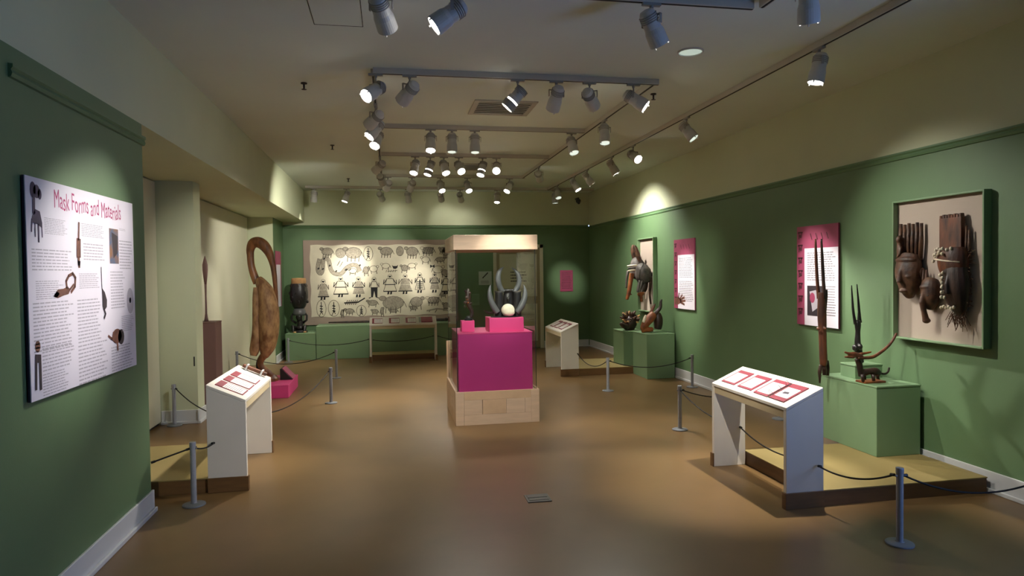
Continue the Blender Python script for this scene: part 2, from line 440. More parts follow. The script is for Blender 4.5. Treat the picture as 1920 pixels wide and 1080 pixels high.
# open binder on the right podium
bl = on_top(pod_r, .26, .13, 0)
bd = thing('ring_binder', 'open ring binder showing a text page and a photo page, on the right podium', 'binder', bl)
slope_box(pod_r, .275, .45, .04, .24, .0, .008).build('cover', 'maroon print', bd)
slope_box(pod_r, .08, .255, .04, .24, .0, .008).build('cover', 'maroon print', bd)
slope_box(pod_r, .255, .275, .04, .24, .0, .006).build('spine', 'chrome', bd)
slope_box(pod_r, .285, .43, .06, .20, .008, .0095).build('page', 'paper', bd)
pg = slope_box(pod_r, .095, .235, .075, .19, .008, .0095).build('page', 'paper', bd)
f = Flat(on_top(pod_r, .23, .09, .0096), (0, -1, 0), SLn, SN)
f.poly([(0, .01), (.05, 0), (.11, .02), (.1, .05), (.06, .07), (.01, .06)], 0).poly([(.03, .02), (.09, .03), (.08, .05), (.03, .045)], 1, 1)
f.build('photo_print', ['print grey', 'print dark'], pg)
for v in (.07, .14, .21):
    pts = [on_top(pod_r, .265 + .022 * math.cos(a), v, .006 + .04 * math.sin(a)) for a in [PI * i / 10 for i in range(11)]]
    MB().tube(pts, .002, 6).build('ring', 'chrome', bd, smooth=True)
# binder on the textile podium, closed
bd = thing('ring_binder', 'closed maroon binder at the right end of the textile podium', 'binder', on_top(pod_t, .17, .13, 0))
slope_box(pod_t, .07, .27, .05, .235, .0, .016).build('cover', 'maroon print', bd, bevel=.002)
slope_box(pod_t, .272, .31, .05, .235, .0, .012).build('spine', 'chrome', bd, bevel=.002)
# wooden tool in two acrylic clips at the far end of the left podium
tl = thing('wooden_tool', 'dark brown wooden bar in clear clips at the top of the left podium', 'carving', on_top(pod_l, .1, .13, .0))
slope_box(pod_l, .055, .105, .035, .245, .012, .04).build('bar', 'red wood', tl, bevel=.008)
for v in (.07, .20):
    slope_box(pod_l, .045, .115, v, v + .014, .0, .05).build('clip', 'clear acrylic', tl, bevel=.002)

def platform(label, lo, hi, loc=None):
    t = thing('platform', label, 'platform', ((lo[0] + hi[0]) / 2, (lo[1] + hi[1]) / 2, 0), 0, 'low display platforms')
    B((lo[0], lo[1], 0), (hi[0], hi[1], .098)).build('skirt', 'skirt wood', t, bevel=.002)
    B((lo[0] - .004, lo[1] - .004, .098), (hi[0] + .004, hi[1] + .004, .107)).build('top', 'platform top', t, bevel=.002)
    return t
platform('low olive platform under the green pedestal with antelope carvings', (2.752, 3.862, 0), (RX - .045, 4.858, 0))
platform('low olive platform behind the left podium, beside the poster wall', (-2.30, 5.045, 0), (-1.306, 6.085, 0))
platform('low platform under the small far podium and narrow green pedestal', (2.732, 9.475, 0), (RX - .045, 10.485, 0))
platform('low platform between the textile podium and green wall ledge', (-.355, 12.07, 0), (.80, 12.49, 0))
def pedestal(label, lo, hi, m='green paint', name='pedestal', cat='pedestal', group='green pedestals'):
    t = thing(name, label, cat, ((lo[0] + hi[0]) / 2, (lo[1] + hi[1]) / 2, lo[2]), 0, group)
    B(lo, (hi[0], hi[1], hi[2] - .016)).build('body', m, t, bevel=.004)
    B((lo[0] - .003, lo[1] - .003, hi[2] - .016), (hi[0] + .003, hi[1] + .003, hi[2])).build('top', m, t, bevel=.004)
    return t
pedestal('wide green pedestal holding the tall antelope carvings', (3.605, 4.44, .107), (3.985, 5.11, .645))
pedestal('green pedestal against the right wall, holding the orange animal head', (3.565, 8.92, 0), (3.985, 9.47, .640))
pedestal('narrow green pedestal holding the spiky dark head', (3.455, 9.57, .107), (3.80, 10.04, .628))
pedestal('green pedestal in the back left corner holding the carved drum', (-1.86, 12.5, 0), (-1.34, 13.1, .485))
pedestal('long green ledge below the figure textile', (-1.33, 12.5, 0), (1.13, 13.1, .605))
pedestal('small green block behind the horned animal carving', (3.70, 4.80, .645), (3.95, 4.98, .755), name='riser', cat='riser', group=None)
pedestal('mauve block built for a presumed shadow, under the slender leaf-tipped form, left alcove', (-2.33, 8.3, 0), (-2.02, 8.6, 1.005), 'mauve shadow tone', group=None)  # solid block in place of what reads as a shadow on the alcove panel
pedestal('low pink base under the tall hornbill carving', (-1.80, 8.72, 0), (-1.275, 9.6, .165), 'pink paint', group=None)
# label wedge on the pink base
lw = thing('label_wedge', 'dark slanted label stand on the pink base beside the hornbill', 'label stand', (-1.36, 9.25, .165))
MB().prism([(-1.44, .165), (-1.285, .165), (-1.42, .31), (-1.44, .31)], 'y', 9.15, 9.45).build('stand', 'black', lw, bevel=.002)
MB().prism([(-1.283, .166), (-1.277, .172), (-1.412, .318), (-1.42, .312)], 'y', 9.16, 9.44).build('label_card', 'magenta print', lw)

# ------------------------------------------------------------------ the glass case
X0, X1, YA, YB, ZB, ZT, ZG = .632, 1.495, 6.68, 7.70, .34, 1.925, 1.775
dc = thing('display_case', 'tall glass display case with maple base and cap, centre of the room', 'display case', ((X0 + X1) / 2, (YA + YB) / 2, 0))
B((X0 + .02, YA + .02, .012), (X1 - .02, YB - .02, ZB - .012)).build('base_core', 'maple dark', dc)
def pieces(fn, L):
    # boards of one side: stiles, rails and a row of panels; fn(a, b, z0, z1) makes a board
    fn(0, .085, .0, ZB); fn(L - .085, L, .0, ZB)
    fn(.086, L - .086, ZB - .085, ZB); fn(.086, L - .086, .0, .105)
    fn(.086, .27, .106, ZB - .086); fn(.274, .60 * L, .106, ZB - .086); fn(.602 * L, L - .152, .106, ZB - .086); fn(L - .15, L - .086, .106, ZB - .086)
k = [0]
def bm_(): k[0] += 1; return 'maple' if k[0] % 3 else 'maple dark'
pieces(lambda a, b, z0, z1: B((X0 + a, YA, z0), (X0 + b, YA + .02, z1)).build('board', bm_(), dc, bevel=.0015), X1 - X0)
pieces(lambda a, b, z0, z1: B((X0, YA + .021 + a * .96, z0), (X0 + .02, YA + .021 + b * .96, z1)).build('board', bm_(), dc, bevel=.0015), YB - YA)
pieces(lambda a, b, z0, z1: B((X1 - .02, YA + .021 + a * .96, z0), (X1, YA + .021 + b * .96, z1)).build('board', bm_(), dc, bevel=.0015), YB - YA)
pieces(lambda a, b, z0, z1: B((X0 + a, YB - .02, z0), (X0 + b, YB, z1)).build('board', bm_(), dc, bevel=.0015), X1 - X0)
B((X0 + .021, YA + .021, ZB - .03), (X1 - .021, YB - .021, ZB - .011)).build('deck', 'maple', dc)
B((X0 + .0, YB + .001, 0), (X1, YB + .022, .76)).build('rear_board', 'maple dark', dc, bevel=.003)
cap = B((X0, YA, ZG), (X1, YB, ZT)).build('cap', 'maple', dc, bevel=.004)
g = .010
for lo, hi in (((X0 + .022, YA + .022, ZB - .012), (X1 - .022, YA + .022 + g, ZG)), ((X0 + .022, YB - .022 - g, ZB - .012), (X1 - .022, YB - .022, ZG)),
               ((X0 + .022, YA + .022 + g, ZB - .012), (X0 + .022 + g, YB - .022 - g, ZG)), ((X1 - .022 - g, YA + .022 + g, ZB - .012), (X1 - .022, YB - .022 - g, ZG))):
    B(lo, hi).build('glass_pane', 'case glass', dc)
for x in (X0 + .021, X1 - .027):
    for y in (YA + .021, YB - .027):
        B((x, y, ZB), (x + .006, y + .006, ZG)).build('edge_seam', 'slot dark', dc)
pl = thing('plinth', 'large magenta plinth inside the glass case', 'plinth', (1.06, 7.05, ZB - .011))
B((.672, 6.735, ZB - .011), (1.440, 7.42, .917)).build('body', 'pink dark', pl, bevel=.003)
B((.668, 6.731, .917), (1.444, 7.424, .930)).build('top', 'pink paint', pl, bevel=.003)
def small_riser(label, lo, hi):
    t = thing('riser', label, 'riser', ((lo[0] + hi[0]) / 2, (lo[1] + hi[1]) / 2, lo[2]))
    B(lo, (hi[0], hi[1], hi[2] - .008)).build('body', 'pink paint', t, bevel=.002)
    B((lo[0] - .001, lo[1] - .001, hi[2] - .008), (hi[0] + .001, hi[1] + .001, hi[2])).build('top', 'pink paint', t, bevel=.002)
small_riser('pink block under the horned headdress in the case', (1.005, 6.80, .930), (1.365, 7.10, 1.072))
small_riser('small pink cube under the thin dark figure in the case', (.728, 6.90, .930), (.862, 7.03, 1.045))

# ------------------------------------------------------------------ stanchions and ropes
ST = None
SH = .43
def stanchion(x, y, label):
    global ST
    if ST is None:
        t = thing('stanchion', label, 'stanchion', (x, y, 0), 0, 'low barrier posts')
        MB().lathe([(.0735, 0), (.074, .004), (.073, .009), (.062, .012), (.024, .016), (.022, .02)], n=28).build('base', 'steel base', t, smooth=False, local=True)
        MB().lathe([(.0185, .018), (.0185, .40), (.0185, .402)], n=20).build('post', 'steel post', t, smooth=False, local=True)
        MB().lathe([(.0205, .398), (.021, .402), (.021, .426), (.019, .43)], n=20).build('cap', 'steel post', t, smooth=False, local=True)
        MB().tube([(-.026, 0, .385), (.026, 0, .385)], .006, 8).build('rope_eye', 'steel base', t, local=True)
        ST = t; return t
    o = copy_tree(ST); o.location = (x, y, 0); o['label'] = label
    return o
posts = [(2.777, 3.241, 'blue-lit metal post nearest the camera, bottom right of the picture'),
 (2.734, 6.013, 'metal barrier post left of the right podium'),
 (2.737, 8.18, 'metal barrier post standing in front of the small far podium and platform'),
 (3.888, 8.162, 'metal barrier post by the right wall under the white poster with a hand'),
 (3.912, 6.202, 'metal barrier post glimpsed under the right podium, by the wall'),
 (-1.328, 4.792, 'metal barrier post at the end of the left green wall'),
 (-2.22, 7.40, 'metal barrier post beside the cream column baseboard'),
 (-.716, 8.233, 'metal barrier post nearer of two right of the pink base'),
 (-.804, 10.203, 'metal barrier post farther of two right of the pink base'),
 (-1.78, 12.25, 'metal barrier post beside the green drum pedestal'),
 (-2.24, 10.40, 'metal barrier post behind the hornbill, half hidden by left podium'),
 (3.90, 3.20, 'metal barrier post by the right wall at the picture edge')]
for p in posts: stanchion(*p)
def rope(a, b, sag, label):
    a, b = Vector(a), Vector(b); m = (a + b) / 2
    t = thing('barrier_rope', label, 'rope', (m.x, m.y, 0), 0, 'thin dark barrier cords')
    pts = []
    for i in range(21):
        s = i / 20; p = a.lerp(b, s); p.z -= sag * 4 * s * (1 - s); pts.append(p)
    MB().tube(pts, .0055, 8).build('cord', 'rope dark', t, smooth=True)
    d = (b - a).normalized()
    for p, s in ((a, 1), (b, -1)):
        MB().tube([p - d * s * .004, p + d * s * .022], .0085, 8).build('end_cap', 'black', t)
RZ = .385
def E(i, dx=0.0, dy=0.0): return (posts[i][0] + dx, posts[i][1] + dy, RZ)
rope(E(0, -.02, .02), (2.70, 3.845, .27), .05, 'cord from the nearest post to the near side of the right podium')
rope(E(0, .024, 0), E(11, -.024, 0), .13, 'sagging cord from the nearest post to the right wall')
rope((2.70, 3.894, .30), (2.70, 4.826, .30), .07, 'cord hung between the legs of the right podium')
rope((2.70, 4.878, .30), E(1, 0, -.024), .06, 'cord from the right podium to the post on its left')
rope(E(1, .024, 0), E(4, -.024, 0), .11, 'cord crossing to the right wall behind the right podium')
rope(E(2, .024, 0), E(3, -.024, 0), .10, 'cord in front of the green pedestal with the orange head')
rope(E(2, 0, .024), (2.70, 9.45, .33), .12, 'cord from the small far podium to the post in front')
rope(E(5, -.02, .0), (-1.556, 4.70, .33), .0, 'short cord from the left wall end to its post')
rope(E(5, 0, .024), (-1.25, 5.02, .36), .02, 'short cord from the left post to the left podium')
rope(E(6, .024, -.01), (-1.28, 6.12, .33), .10, 'cord from the cream column post to the left podium')
rope(E(7, -.02, -.015), (-1.18, 6.12, .33), .12, 'cord from the nearer middle post to the left podium')
rope(E(8, -.024, 0), E(10, .024, 0), .16, 'cord behind the pink base and hornbill')
rope(E(9, .024, 0), (-.375, 11.90, .40), .09, 'cord crossing in front of the drum pedestal')
rope((-.31, 11.95, .38), (.755, 11.95, .42), .05, 'cord between the legs of the textile podium')
rope((.825, 11.9, .42), (2.02, 12.6, .36), .10, 'cord running behind the glass case from the textile podium')
stanchion(2.04, 12.61, 'metal barrier post behind the glass case near the back door')

# ------------------------------------------------------------------ printed posters
def text_mesh(body, size):
    cu = bpy.data.curves.new('lettering', 'FONT'); cu.body = body; cu.size = size; cu.resolution_u = 3
    o = bpy.data.objects.new('lettering', cu); C.objects.link(o)
    dg = bpy.context.evaluated_depsgraph_get()
    me = bpy.data.meshes.new_from_object(o.evaluated_get(dg))
    bpy.data.objects.remove(o); bpy.data.curves.remove(cu)
    return me
def lettering(parent, body, org, U, V, width, height, m, N, wob=0.0):
    # writing laid on a plane: org is the left end of the base line, V points up
    me = text_mesh(body, 1.0)
    xs = [v.co.x for v in me.vertices]; ys = [v.co.y for v in me.vertices]
    x0, x1, y1 = min(xs), max(xs), max(ys)
    org, U, V, N = Vector(org), Vector(U), Vector(V), Vector(N); off = OFF.get(parent.name, Vector())
    for v in me.vertices:
        s = (v.co.x - x0) / (x1 - x0); y = v.co.y / y1
        p = org + U * (s * width) + V * (y * height + wob * math.sin(s * 34)) + N * .0008
        v.co = p - off
    me.materials.clear(); me.materials.append(MATS[m])
    o = bpy.data.objects.new('title_lettering', me); C.objects.link(o); o.parent = parent
    return o
PX = LX + .020
po = thing('wall_poster', 'large white poster titled Mask Forms and Materials on the left green wall', 'poster', (LX, 3.89, 1.0))
B((LX + .006, 3.237, 1.005), (PX - .004, 4.468, 1.999)).build('backing_board', 'poster edge', po)
B((PX - .004, 3.237, 1.005), (PX, 4.468, 1.999)).build('print_sheet', 'poster white', po)
def LPt(zx, zy):      # reading of the poster crop, as metres right and down from its top left corner
    p = atx(zx * .648, 80 + zy * .648, LX); ya = 3.232 + (p.z - 1) * .044; yb = 4.495 + (p.z - 1) * .06
    return ((p.y - ya) / (yb - ya) * 1.231, (2.005 - p.z) * .987)
def lp_flat(): return Flat((PX, 3.237, 1.999), (0, 1, 0), (0, 0, -1), (1, 0, 0), .0008)
lettering(po, 'Mask Forms and Materials', (PX, 3.49, 1.880), (0, 1, 0), (0, 0, 1), .79, .085, 'print pink', (1, 0, 0), .006)
f = lp_flat()
for (a, b, c, d, n) in ((125, 505, 195, 562, 10), (85, 595, 208, 665, 7), (95, 690, 178, 742, 9), (85, 755, 208, 880, 14), (110, 888, 208, 935, 7), (110, 965, 188, 1006, 8),
                        (235, 522, 303, 570, 8), (240, 580, 306, 636, 6), (225, 668, 286, 712, 8), (218, 745, 290, 862, 13), (218, 880, 306, 970, 11),
                        (347, 538, 366, 548, 2), (346, 572, 384, 660, 10), (318, 662, 362, 770, 13), (348, 792, 385, 832, 9), (316, 884, 384, 936, 9)):
    p, q = LPt(a, b), LPt(c, d); f.text(p[0], p[1], q[0], q[1], n, .38, 0, .22)
f.build('text_columns', ['print grey'], po)
def pict(m, *shapes):
    f = lp_flat()
    for sh in shapes:
        if sh[0] == 'l': f.line([LPt(*p) for p in sh[2]], sh[1], 0, 1)
        elif sh[0] == 'e': c = LPt(*sh[1]); e = LPt(sh[1][0] + sh[2], sh[1][1] + sh[3]); f.ell(c[0], c[1], abs(e[0] - c[0]), abs(e[1] - c[1]), sh[4] if len(sh) > 4 else 0)
        else: f.poly([LPt(*p) for p in sh[1]], sh[2] if len(sh) > 2 else 0, 1)
    return f.build('printed_picture', m, po)
pict(['print purple'], ('e', (93, 425), 9, 26), ('e', (104, 430), 10, 22), ('e', (113, 438), 6, 17), ('l', .022, [(95, 440), (94, 490)]),
     ('p', [(88, 505), (97, 480), (112, 488), (118, 520), (116, 535), (105, 525), (90, 520)]), ('l', .01, [(88, 510), (86, 545)]), ('l', .014, [(107, 525), (107, 575)]), ('l', .008, [(97, 520), (97, 560)]), ('l', .007, [(117, 520), (118, 562)]))
pict(['print brown', 'print dark'], ('l', .016, [(228, 522), (226, 570)]), ('p', [(220, 565), (232, 568), (231, 622), (219, 622)]), ('l', .02, [(225, 622), (226, 648)]), ('p', [(222, 632), (230, 632), (229, 645), (223, 645)], 1))
a, b = LPt(317, 537), LPt(344, 640)
f = lp_flat(); f.rect(a[0], a[1], b[0], b[1], 0).poly([(a[0] + .03, a[1] + .02), (b[0] - .01, a[1] + .04), (b[0] - .02, b[1] - .06), (a[0] + .05, b[1] - .03)], 1, 1).build('printed_picture', ['print blue', 'print dark'], po)
pict(['print brown', 'print dark'], ('p', [(147, 735), (160, 715), (178, 712), (190, 705), (198, 715), (192, 728), (178, 732), (160, 740)]), ('l', .016, [(188, 710), (186, 690), (194, 675), (206, 668), (214, 680), (212, 705), (200, 722)]), ('l', .012, [(196, 715), (208, 700)]), ('p', [(147, 735), (157, 720), (166, 726), (158, 738)], 1))
pict(['print dark', 'print grey'], ('l', .006, [(291, 650), (292, 715)]), ('p', [(292, 710), (300, 722), (306, 745), (305, 765), (298, 775), (293, 765)]), ('l', .016, [(296, 770), (301, 785), (297, 797)]), ('e', (300, 745), 3, 14, 1))
pict(['print grey', 'print dark'], ('e', (375, 747), 10, 36), ('e', (375, 745), 3, 8, 1))
pict(['print brown', 'print dark'], ('l', .014, [(308, 850), (318, 858), (328, 866)]), ('e', (334, 850), 14, 18), ('e', (346, 852), 9, 20, 1), ('l', .02, [(334, 860), (335, 890)]), ('l', .014, [(322, 842), (334, 832)]))
pict(['print dark', 'print brown'], ('e', (97, 882), 8, 16, 1), ('p', [(88, 905), (106, 905), (107, 1008), (100, 1012), (99, 930), (94, 930), (92, 1010), (86, 1012)]))

def wall_poster(label, ya, yb, z0, z1, motif, extra):
    t = thing('wall_poster', label, 'poster', (RX, (ya + yb) / 2, z0))
    w, h = yb - ya, z1 - z0
    B((RX - .022, ya, z0), (RX - .006, yb, z1)).build('backing_board', 'magenta print', t)
    B((RX - .0235, ya, z0), (RX - .022, yb - w * .2, z1 - h * .225)).build('text_sheet', 'poster white', t)
    F = lambda: Flat((RX - .0235, yb, z1), (0, -1, 0), (0, 0, -1), (-1, 0, 0), .0006)
    f = F(); f.text(w * .27, h * .27, w * .95, h * .56, 13, .34); f.text(w * (.27 if motif else .72), h * .60, w * .95, h * .90, 12, .34); f.build('text_columns', ['print mid'], t)
    f = F(); random.seed(int(ya * 10))
    for i in range(7):
        v = h * (.06 + .13 * i)
        f.line([(w * .04, v), (w * .15, v)], .014); f.line([(w * .06, v), (w * .06, v + .06)], .012); f.line([(w * .13, v), (w * .12, v + .05)], .012)
        f.ell(w * .09, v + .035, .012, .02, 0, 1, 8)
    for i in range(4): f.line([(w * (.35 + .13 * i), h * .08), (w * (.39 + .13 * i), h * .14)], .01)
    f.build('motif_band', ['print motif'], t)
    extra(F(), w, h, t)
    return t
def ex_photo(f, w, h, t):
    f.rect(w * .27, h * .60, w * .68, h * .90, 0, 1); f.poly([(w * .33, h * .66), (w * .5, h * .64), (w * .58, h * .8), (w * .4, h * .86)], 1, 2); f.ell(w * .40, h * .72, .04, .05, 2, 3)
    f.build('photo_print', ['print dark', 'print grey', 'magenta print'], t)
def ex_hand(f, w, h, t):
    f.poly([(w * .06, h * .86), (w * .22, h * .83), (w * .36, h * .86), (w * .38, h * .91), (w * .24, h * .94), (w * .05, h * .95)], 0, 2)
    for a, b in (((.30, .86), (.42, .80)), ((.34, .87), (.52, .83)), ((.36, .89), (.56, .88)), ((.34, .91), (.52, .935)), ((.22, .85), (.26, .78))):
        f.line([(w * a[0], h * a[1]), (w * b[0], h * b[1])], .03, 0, 2)
    f.build('hand_print', ['print brown'], t)
wall_poster('maroon and white text poster behind the tallest antelope carving', 5.42, 6.045, .99, 1.955, False, ex_photo)
wall_poster('narrow maroon and white poster with a brown hand, right wall', 8.325, 8.977, 1.0, 1.97, True, ex_hand)
def sheet_poster(label, x, s, ya, yb, z0, z1):
    t = thing('wall_poster', label, 'poster', (x, (ya + yb) / 2, z0))
    B((min(x + s * .004, x + s * .018), ya, z0), (max(x + s * .004, x + s * .018), yb, z1)).build('backing_board', 'magenta print', t)
    B((min(x + s * .018, x + s * .0195), ya, z0), (max(x + s * .018, x + s * .0195), yb - .1, z1 - .24)).build('text_sheet', 'poster white', t)
sheet_poster('poster on the cream panel cut off by the left green wall end', AX, 1, 6.45, 7.06, .95, 1.93)
sheet_poster('maroon topped poster half hidden behind the hornbill beak', -1.965, 1, 12.22, 12.75, .98, 1.97)
rl = thing('wall_label', 'small red text board lit on the dark back wall', 'sign', (3.54, BY, 1.13))
B((3.405, BY - .016, 1.135), (3.67, BY - .003, 1.565)).build('board', 'magenta print', rl)
f = Flat((3.405, BY - .017, 1.565), (1, 0, 0), (0, 0, -1), (0, -1, 0)); f.text(.03, .04, .24, .39, 12, .3); f.build('text_columns', ['print motif'], rl)
sg = thing('wall_sign', 'white square sign with a black diagonal bar seen through the case', 'sign', (1.87, BY, 1.29))
B((1.74, BY - .014, 1.293), (2.0, BY - .003, 1.563)).build('board', 'sign white', sg)
f = Flat((1.74, BY - .0145, 1.563), (1, 0, 0), (0, 0, -1), (0, -1, 0)); f.line([(.08, .13), (.18, .03)], .022); f.text(.04, .19, .22, .25, 3, .3); f.build('sign_print', ['ink black'], sg)
sg = thing('wall_sign', 'small pale green card on the back wall seen through the case', 'sign', (1.67, BY, .9))
B((1.602, BY - .012, .894), (1.748, BY - .003, 1.12)).build('board', 'green paint', sg)
f = Flat((1.602, BY - .0125, 1.12), (1, 0, 0), (0, 0, -1), (0, -1, 0)); f.text(.02, .03, .12, .19, 6, .3); f.build('sign_print', ['green trim'], sg)

# ------------------------------------------------------------------ figure textile on the back wall
tx = thing('textile', 'wide pale cloth drawn with black and grey people and animals, back wall', 'textile', (-.2, BY, .57))
B((-1.60, BY - .030, .585), (1.32, BY - .003, 2.195)).build('mount', 'mount brown', tx)
TX0, TX1, TZ0, TZ1 = -1.475, 1.20, .735, 2.10
cl = MB(); NX, NZ = 60, 30
vs = []; fs = []
for j in range(NZ + 1):
    for i in range(NX + 1):
        x = TX0 + (TX1 - TX0) * i / NX; z = TZ0 + (TZ1 - TZ0) * j / NZ
        e = .010 * math.sin(i * .55) if j in (0, NZ) else 0
        vs.append((x + (.008 * math.sin(j * .7) if i in (0, NX) else 0), BY - .034, z + e))
for j in range(NZ):
    for i in range(NX):
        a = j * (NX + 1) + i; fs.append((a, a + 1, a + NX + 2, a + NX + 1))
cl.add(vs, fs); cl_o = cl.build('cloth', 'cloth', tx)
def tf(): return Flat((TX0, BY - .035, TZ1), (1, 0, 0), (0, 0, -1), (0, -1, 0), .0007)
SXm, SZm = .01003 / 6, .01062 / 6
def A(x, y): return ((x - 120) * SXm + (TX0 * 0), (y - 120) * SZm)
def Bq(x, y): return A(x + 840, y)
def drawing(fn):
    f = tf(); fn(f); return f.build('drawn_figure', ['ink black', 'ink grey', 'ink line', 'cloth'], cl_o)
U_ = SXm
def ellf(f, T, cx, cy, rx, ry, mi=1): c = T(cx, cy); f.ell(c[0], c[1], rx * SXm, ry * SZm, mi, 0); f.ring(c[0], c[1], rx * SXm, ry * SZm, 5 * U_, 2)
def ln(f, T, pts, w=7, mi=0, k=2): f.line([T(*p) for p in pts], w * U_, mi, k)
def pg_(f, T, pts, mi=0, k=1): f.poly([T(*p) for p in pts], mi, k)
def beast(T, cx, cy, rx, ry, fill=1, head=-1, stripes=0, legs=4):
    def fn(f):
        c = T(cx, cy); f.ell(c[0], c[1], rx * SXm, ry * SZm, fill, 0); f.ring(c[0], c[1], rx * SXm, ry * SZm, 5 * U_, 2)
        hx = cx + head * rx * 1.0; h = T(hx, cy - ry * .7); f.ell(h[0], h[1], rx * .34 * SXm, ry * .36 * SZm, fill, 1); f.ring(h[0], h[1], rx * .34 * SXm, ry * .36 * SZm, 5 * U_, 2)
        for i in range(legs):
            x = cx - rx * .7 + 1.4 * rx * i / max(legs - 1, 1); ln(f, T, [(x, cy + ry * .6), (x + 6 * head, cy + ry * 1.55)], 8, 2)
        for i in range(stripes):
            x = cx - rx * .75 + 1.5 * rx * i / max(stripes - 1, 1); ln(f, T, [(x + 8, cy - ry * .85), (x - 8, cy + ry * .85)], 9, 0, 3)
        ln(f, T, [(cx - head * rx, cy - ry * .2), (cx - head * rx * 1.25, cy + ry * .7)], 6, 2)
    return drawing(fn)
def person(T, cx, cy, w, fill=1, hem=True, stripe=False, black=False, trousers=False):
    # cy: waist; about 200 crop pixels tall
    def fn(f):
        pg_(f, T, [(cx - w * .3, cy - 60), (cx + w * .3, cy - 60), (cx + w * .45, cy + 5), (cx - w * .45, cy + 5)], fill)
        if fill == 3: ln(f, T, [(cx - w * .45, cy + 5), (cx - w * .3, cy - 60), (cx + w * .3, cy - 60), (cx + w * .45, cy + 5)], 6, 2); (None if trousers else ln(f, T, [(cx - w * .42, cy + 8), (cx - w * .62, cy + 75), (cx + w * .62, cy + 75), (cx + w * .42, cy + 8)], 6, 2))
        c = T(cx, cy - 85); f.ell(c[0], c[1], 24 * SXm, 24 * SZm, 3, 1); f.ring(c[0], c[1], 24 * SXm, 24 * SZm, 5 * U_, 2)
        pg_(f, T, [(cx - 20, cy - 92), (cx + 20, cy - 92), (cx + 4, cy - 72), (cx - 4, cy - 72)], 0, 3)
        ln(f, T, [(cx - w * .3, cy - 55), (cx - w * .62, cy), (cx - w * .55, cy - 50)], 8, 0 if stripe or black else 2)
        ln(f, T, [(cx + w * .3, cy - 55), (cx + w * .62, cy), (cx + w * .6, cy - 45)], 8, 0 if stripe or black else 2)
        if trousers:
            pg_(f, T, [(cx - 38, cy), (cx + 38, cy), (cx + 34, cy + 110), (cx + 14, cy + 110), (cx, cy + 40), (cx - 16, cy + 110), (cx - 36, cy + 110)], 0, 2)
            ln(f, T, [(cx - 40, cy + 110), (cx - 60, cy + 118)], 9); ln(f, T, [(cx + 24, cy + 110), (cx + 50, cy + 118)], 9)
        else:
            pg_(f, T, [(cx - w * .42, cy + 8), (cx + w * .42, cy + 8), (cx + w * .62, cy + 75), (cx - w * .62, cy + 75)], fill)
            if hem: ln(f, T, [(cx - w * .62, cy + 78), (cx + w * .62, cy + 78)], 11)
            if stripe: ln(f, T, [(cx - w * .5, cy + 4), (cx + w * .5, cy + 4)], 10)
            for d in (-18, 14): pg_(f, T, [(cx + d - 9, cy + 80), (cx + d + 9, cy + 80), (cx + d + 6, cy + 110), (cx + d - 16, cy + 112)], 0, 2)
        if black:
            for i in range(4): ln(f, T, [(cx - 30, cy - 10 + i * 22), (cx + 30, cy - 10 + i * 22)], 9, 0, 3)
            ln(f, T, [(cx, cy - 30), (cx, cy + 70)], 14, 0, 3)
    return drawing(fn)
beast(A, 310, 190, 62, 42, 1, -1); drawing(lambda f: ellf(f, A, 455, 205, 55, 52)); beast(A, 600, 205, 90, 60, 1, -1)
def totem(T, cx, cy, rx, ry):
    def fn(f):
        c = T(cx, cy); f.ring(c[0], c[1], rx * SXm, ry * SZm, 5 * U_, 2); ln(f, T, [(cx, cy - ry * .75), (cx, cy + ry * .5)], 8)
        for i in range(3): ln(f, T, [(cx - 14, cy - ry * .3 + i * ry * .3), (cx + 14, cy - ry * .25 + i * ry * .3)], 10)
        ln(f, T, [(cx, cy + ry * .3), (cx - 22, cy + ry * .85)], 8, 2); ln(f, T, [(cx, cy + ry * .3), (cx + 16, cy + ry * .7)], 8, 2)
    return drawing(fn)
totem(A, 765, 215, 52, 78); totem(A, 232, 800, 52, 92); totem(A, 370, 800, 62, 88); totem(A, 676, 835, 55, 62)
def snake(f):
    p = catmull([(225, 265), (205, 340), (205, 400), (235, 425), (255, 380), (262, 290), (290, 258), (325, 290), (345, 380), (390, 428), (460, 428), (520, 365), (590, 335), (640, 350), (668, 405)], 3)
    f.strip([A(*q) for q in p], 46 * U_, 2, 0); f.strip([A(*q) for q in p], 38 * U_, 1, 1)
    for q in ((270, 270), (330, 345), (400, 405), (510, 390), (665, 345), (205, 375), (255, 380)): ln(f, A, [q, (q[0] + 8, q[1] - 10)], 16, 0)
drawing(snake)
def tracks(f):
    for q in ((430, 315), (460, 325), (415, 340), (445, 350)): ln(f, A, [q, (q[0] + 20, q[1] - 25)], 6, 2)
drawing(tracks)
beast(A, 590, 400, 42, 28, 3, -1, legs=2); beast(A, 735, 395, 30, 40, 1, 1, legs=2); beast(A, 822, 380, 44, 34, 3, 1, legs=2)
person(A, 258, 595, 95, 1); person(A, 452, 570, 130, 3, True, True); person(A, 650, 575, 110, 1, False, True); person(A, 825, 580, 88, 3, trousers=True)
def lizard(f):
    ln(f, A, [(490, 745), (640, 740), (715, 698)], 14, 0)
    for i in range(6): ln(f, A, [(500 + i * 22, 765), (525 + i * 22, 718)], 7, 0)
drawing(lizard)
beast(A, 545, 835, 48, 28, 1, -1, legs=3); beast(A, 805, 750, 55, 30, 1, -1, legs=2); beast(A, 830, 845, 36, 24, 1, -1, legs=2); beast(A, 910, 840, 18, 40, 1, 1, legs=2); beast(A, 462, 850, 16, 34, 1, 1, legs=2)
beast(Bq, 130, 190, 70, 45, 1, -1); drawing(lambda f: ellf(f, Bq, 285, 190, 42, 52)); beast(Bq, 425, 195, 68, 50, 1, -1); beast(Bq, 610, 185, 70, 38, 3, -1, 8); beast(Bq, 780, 180, 38, 30, 1, -1, legs=2)
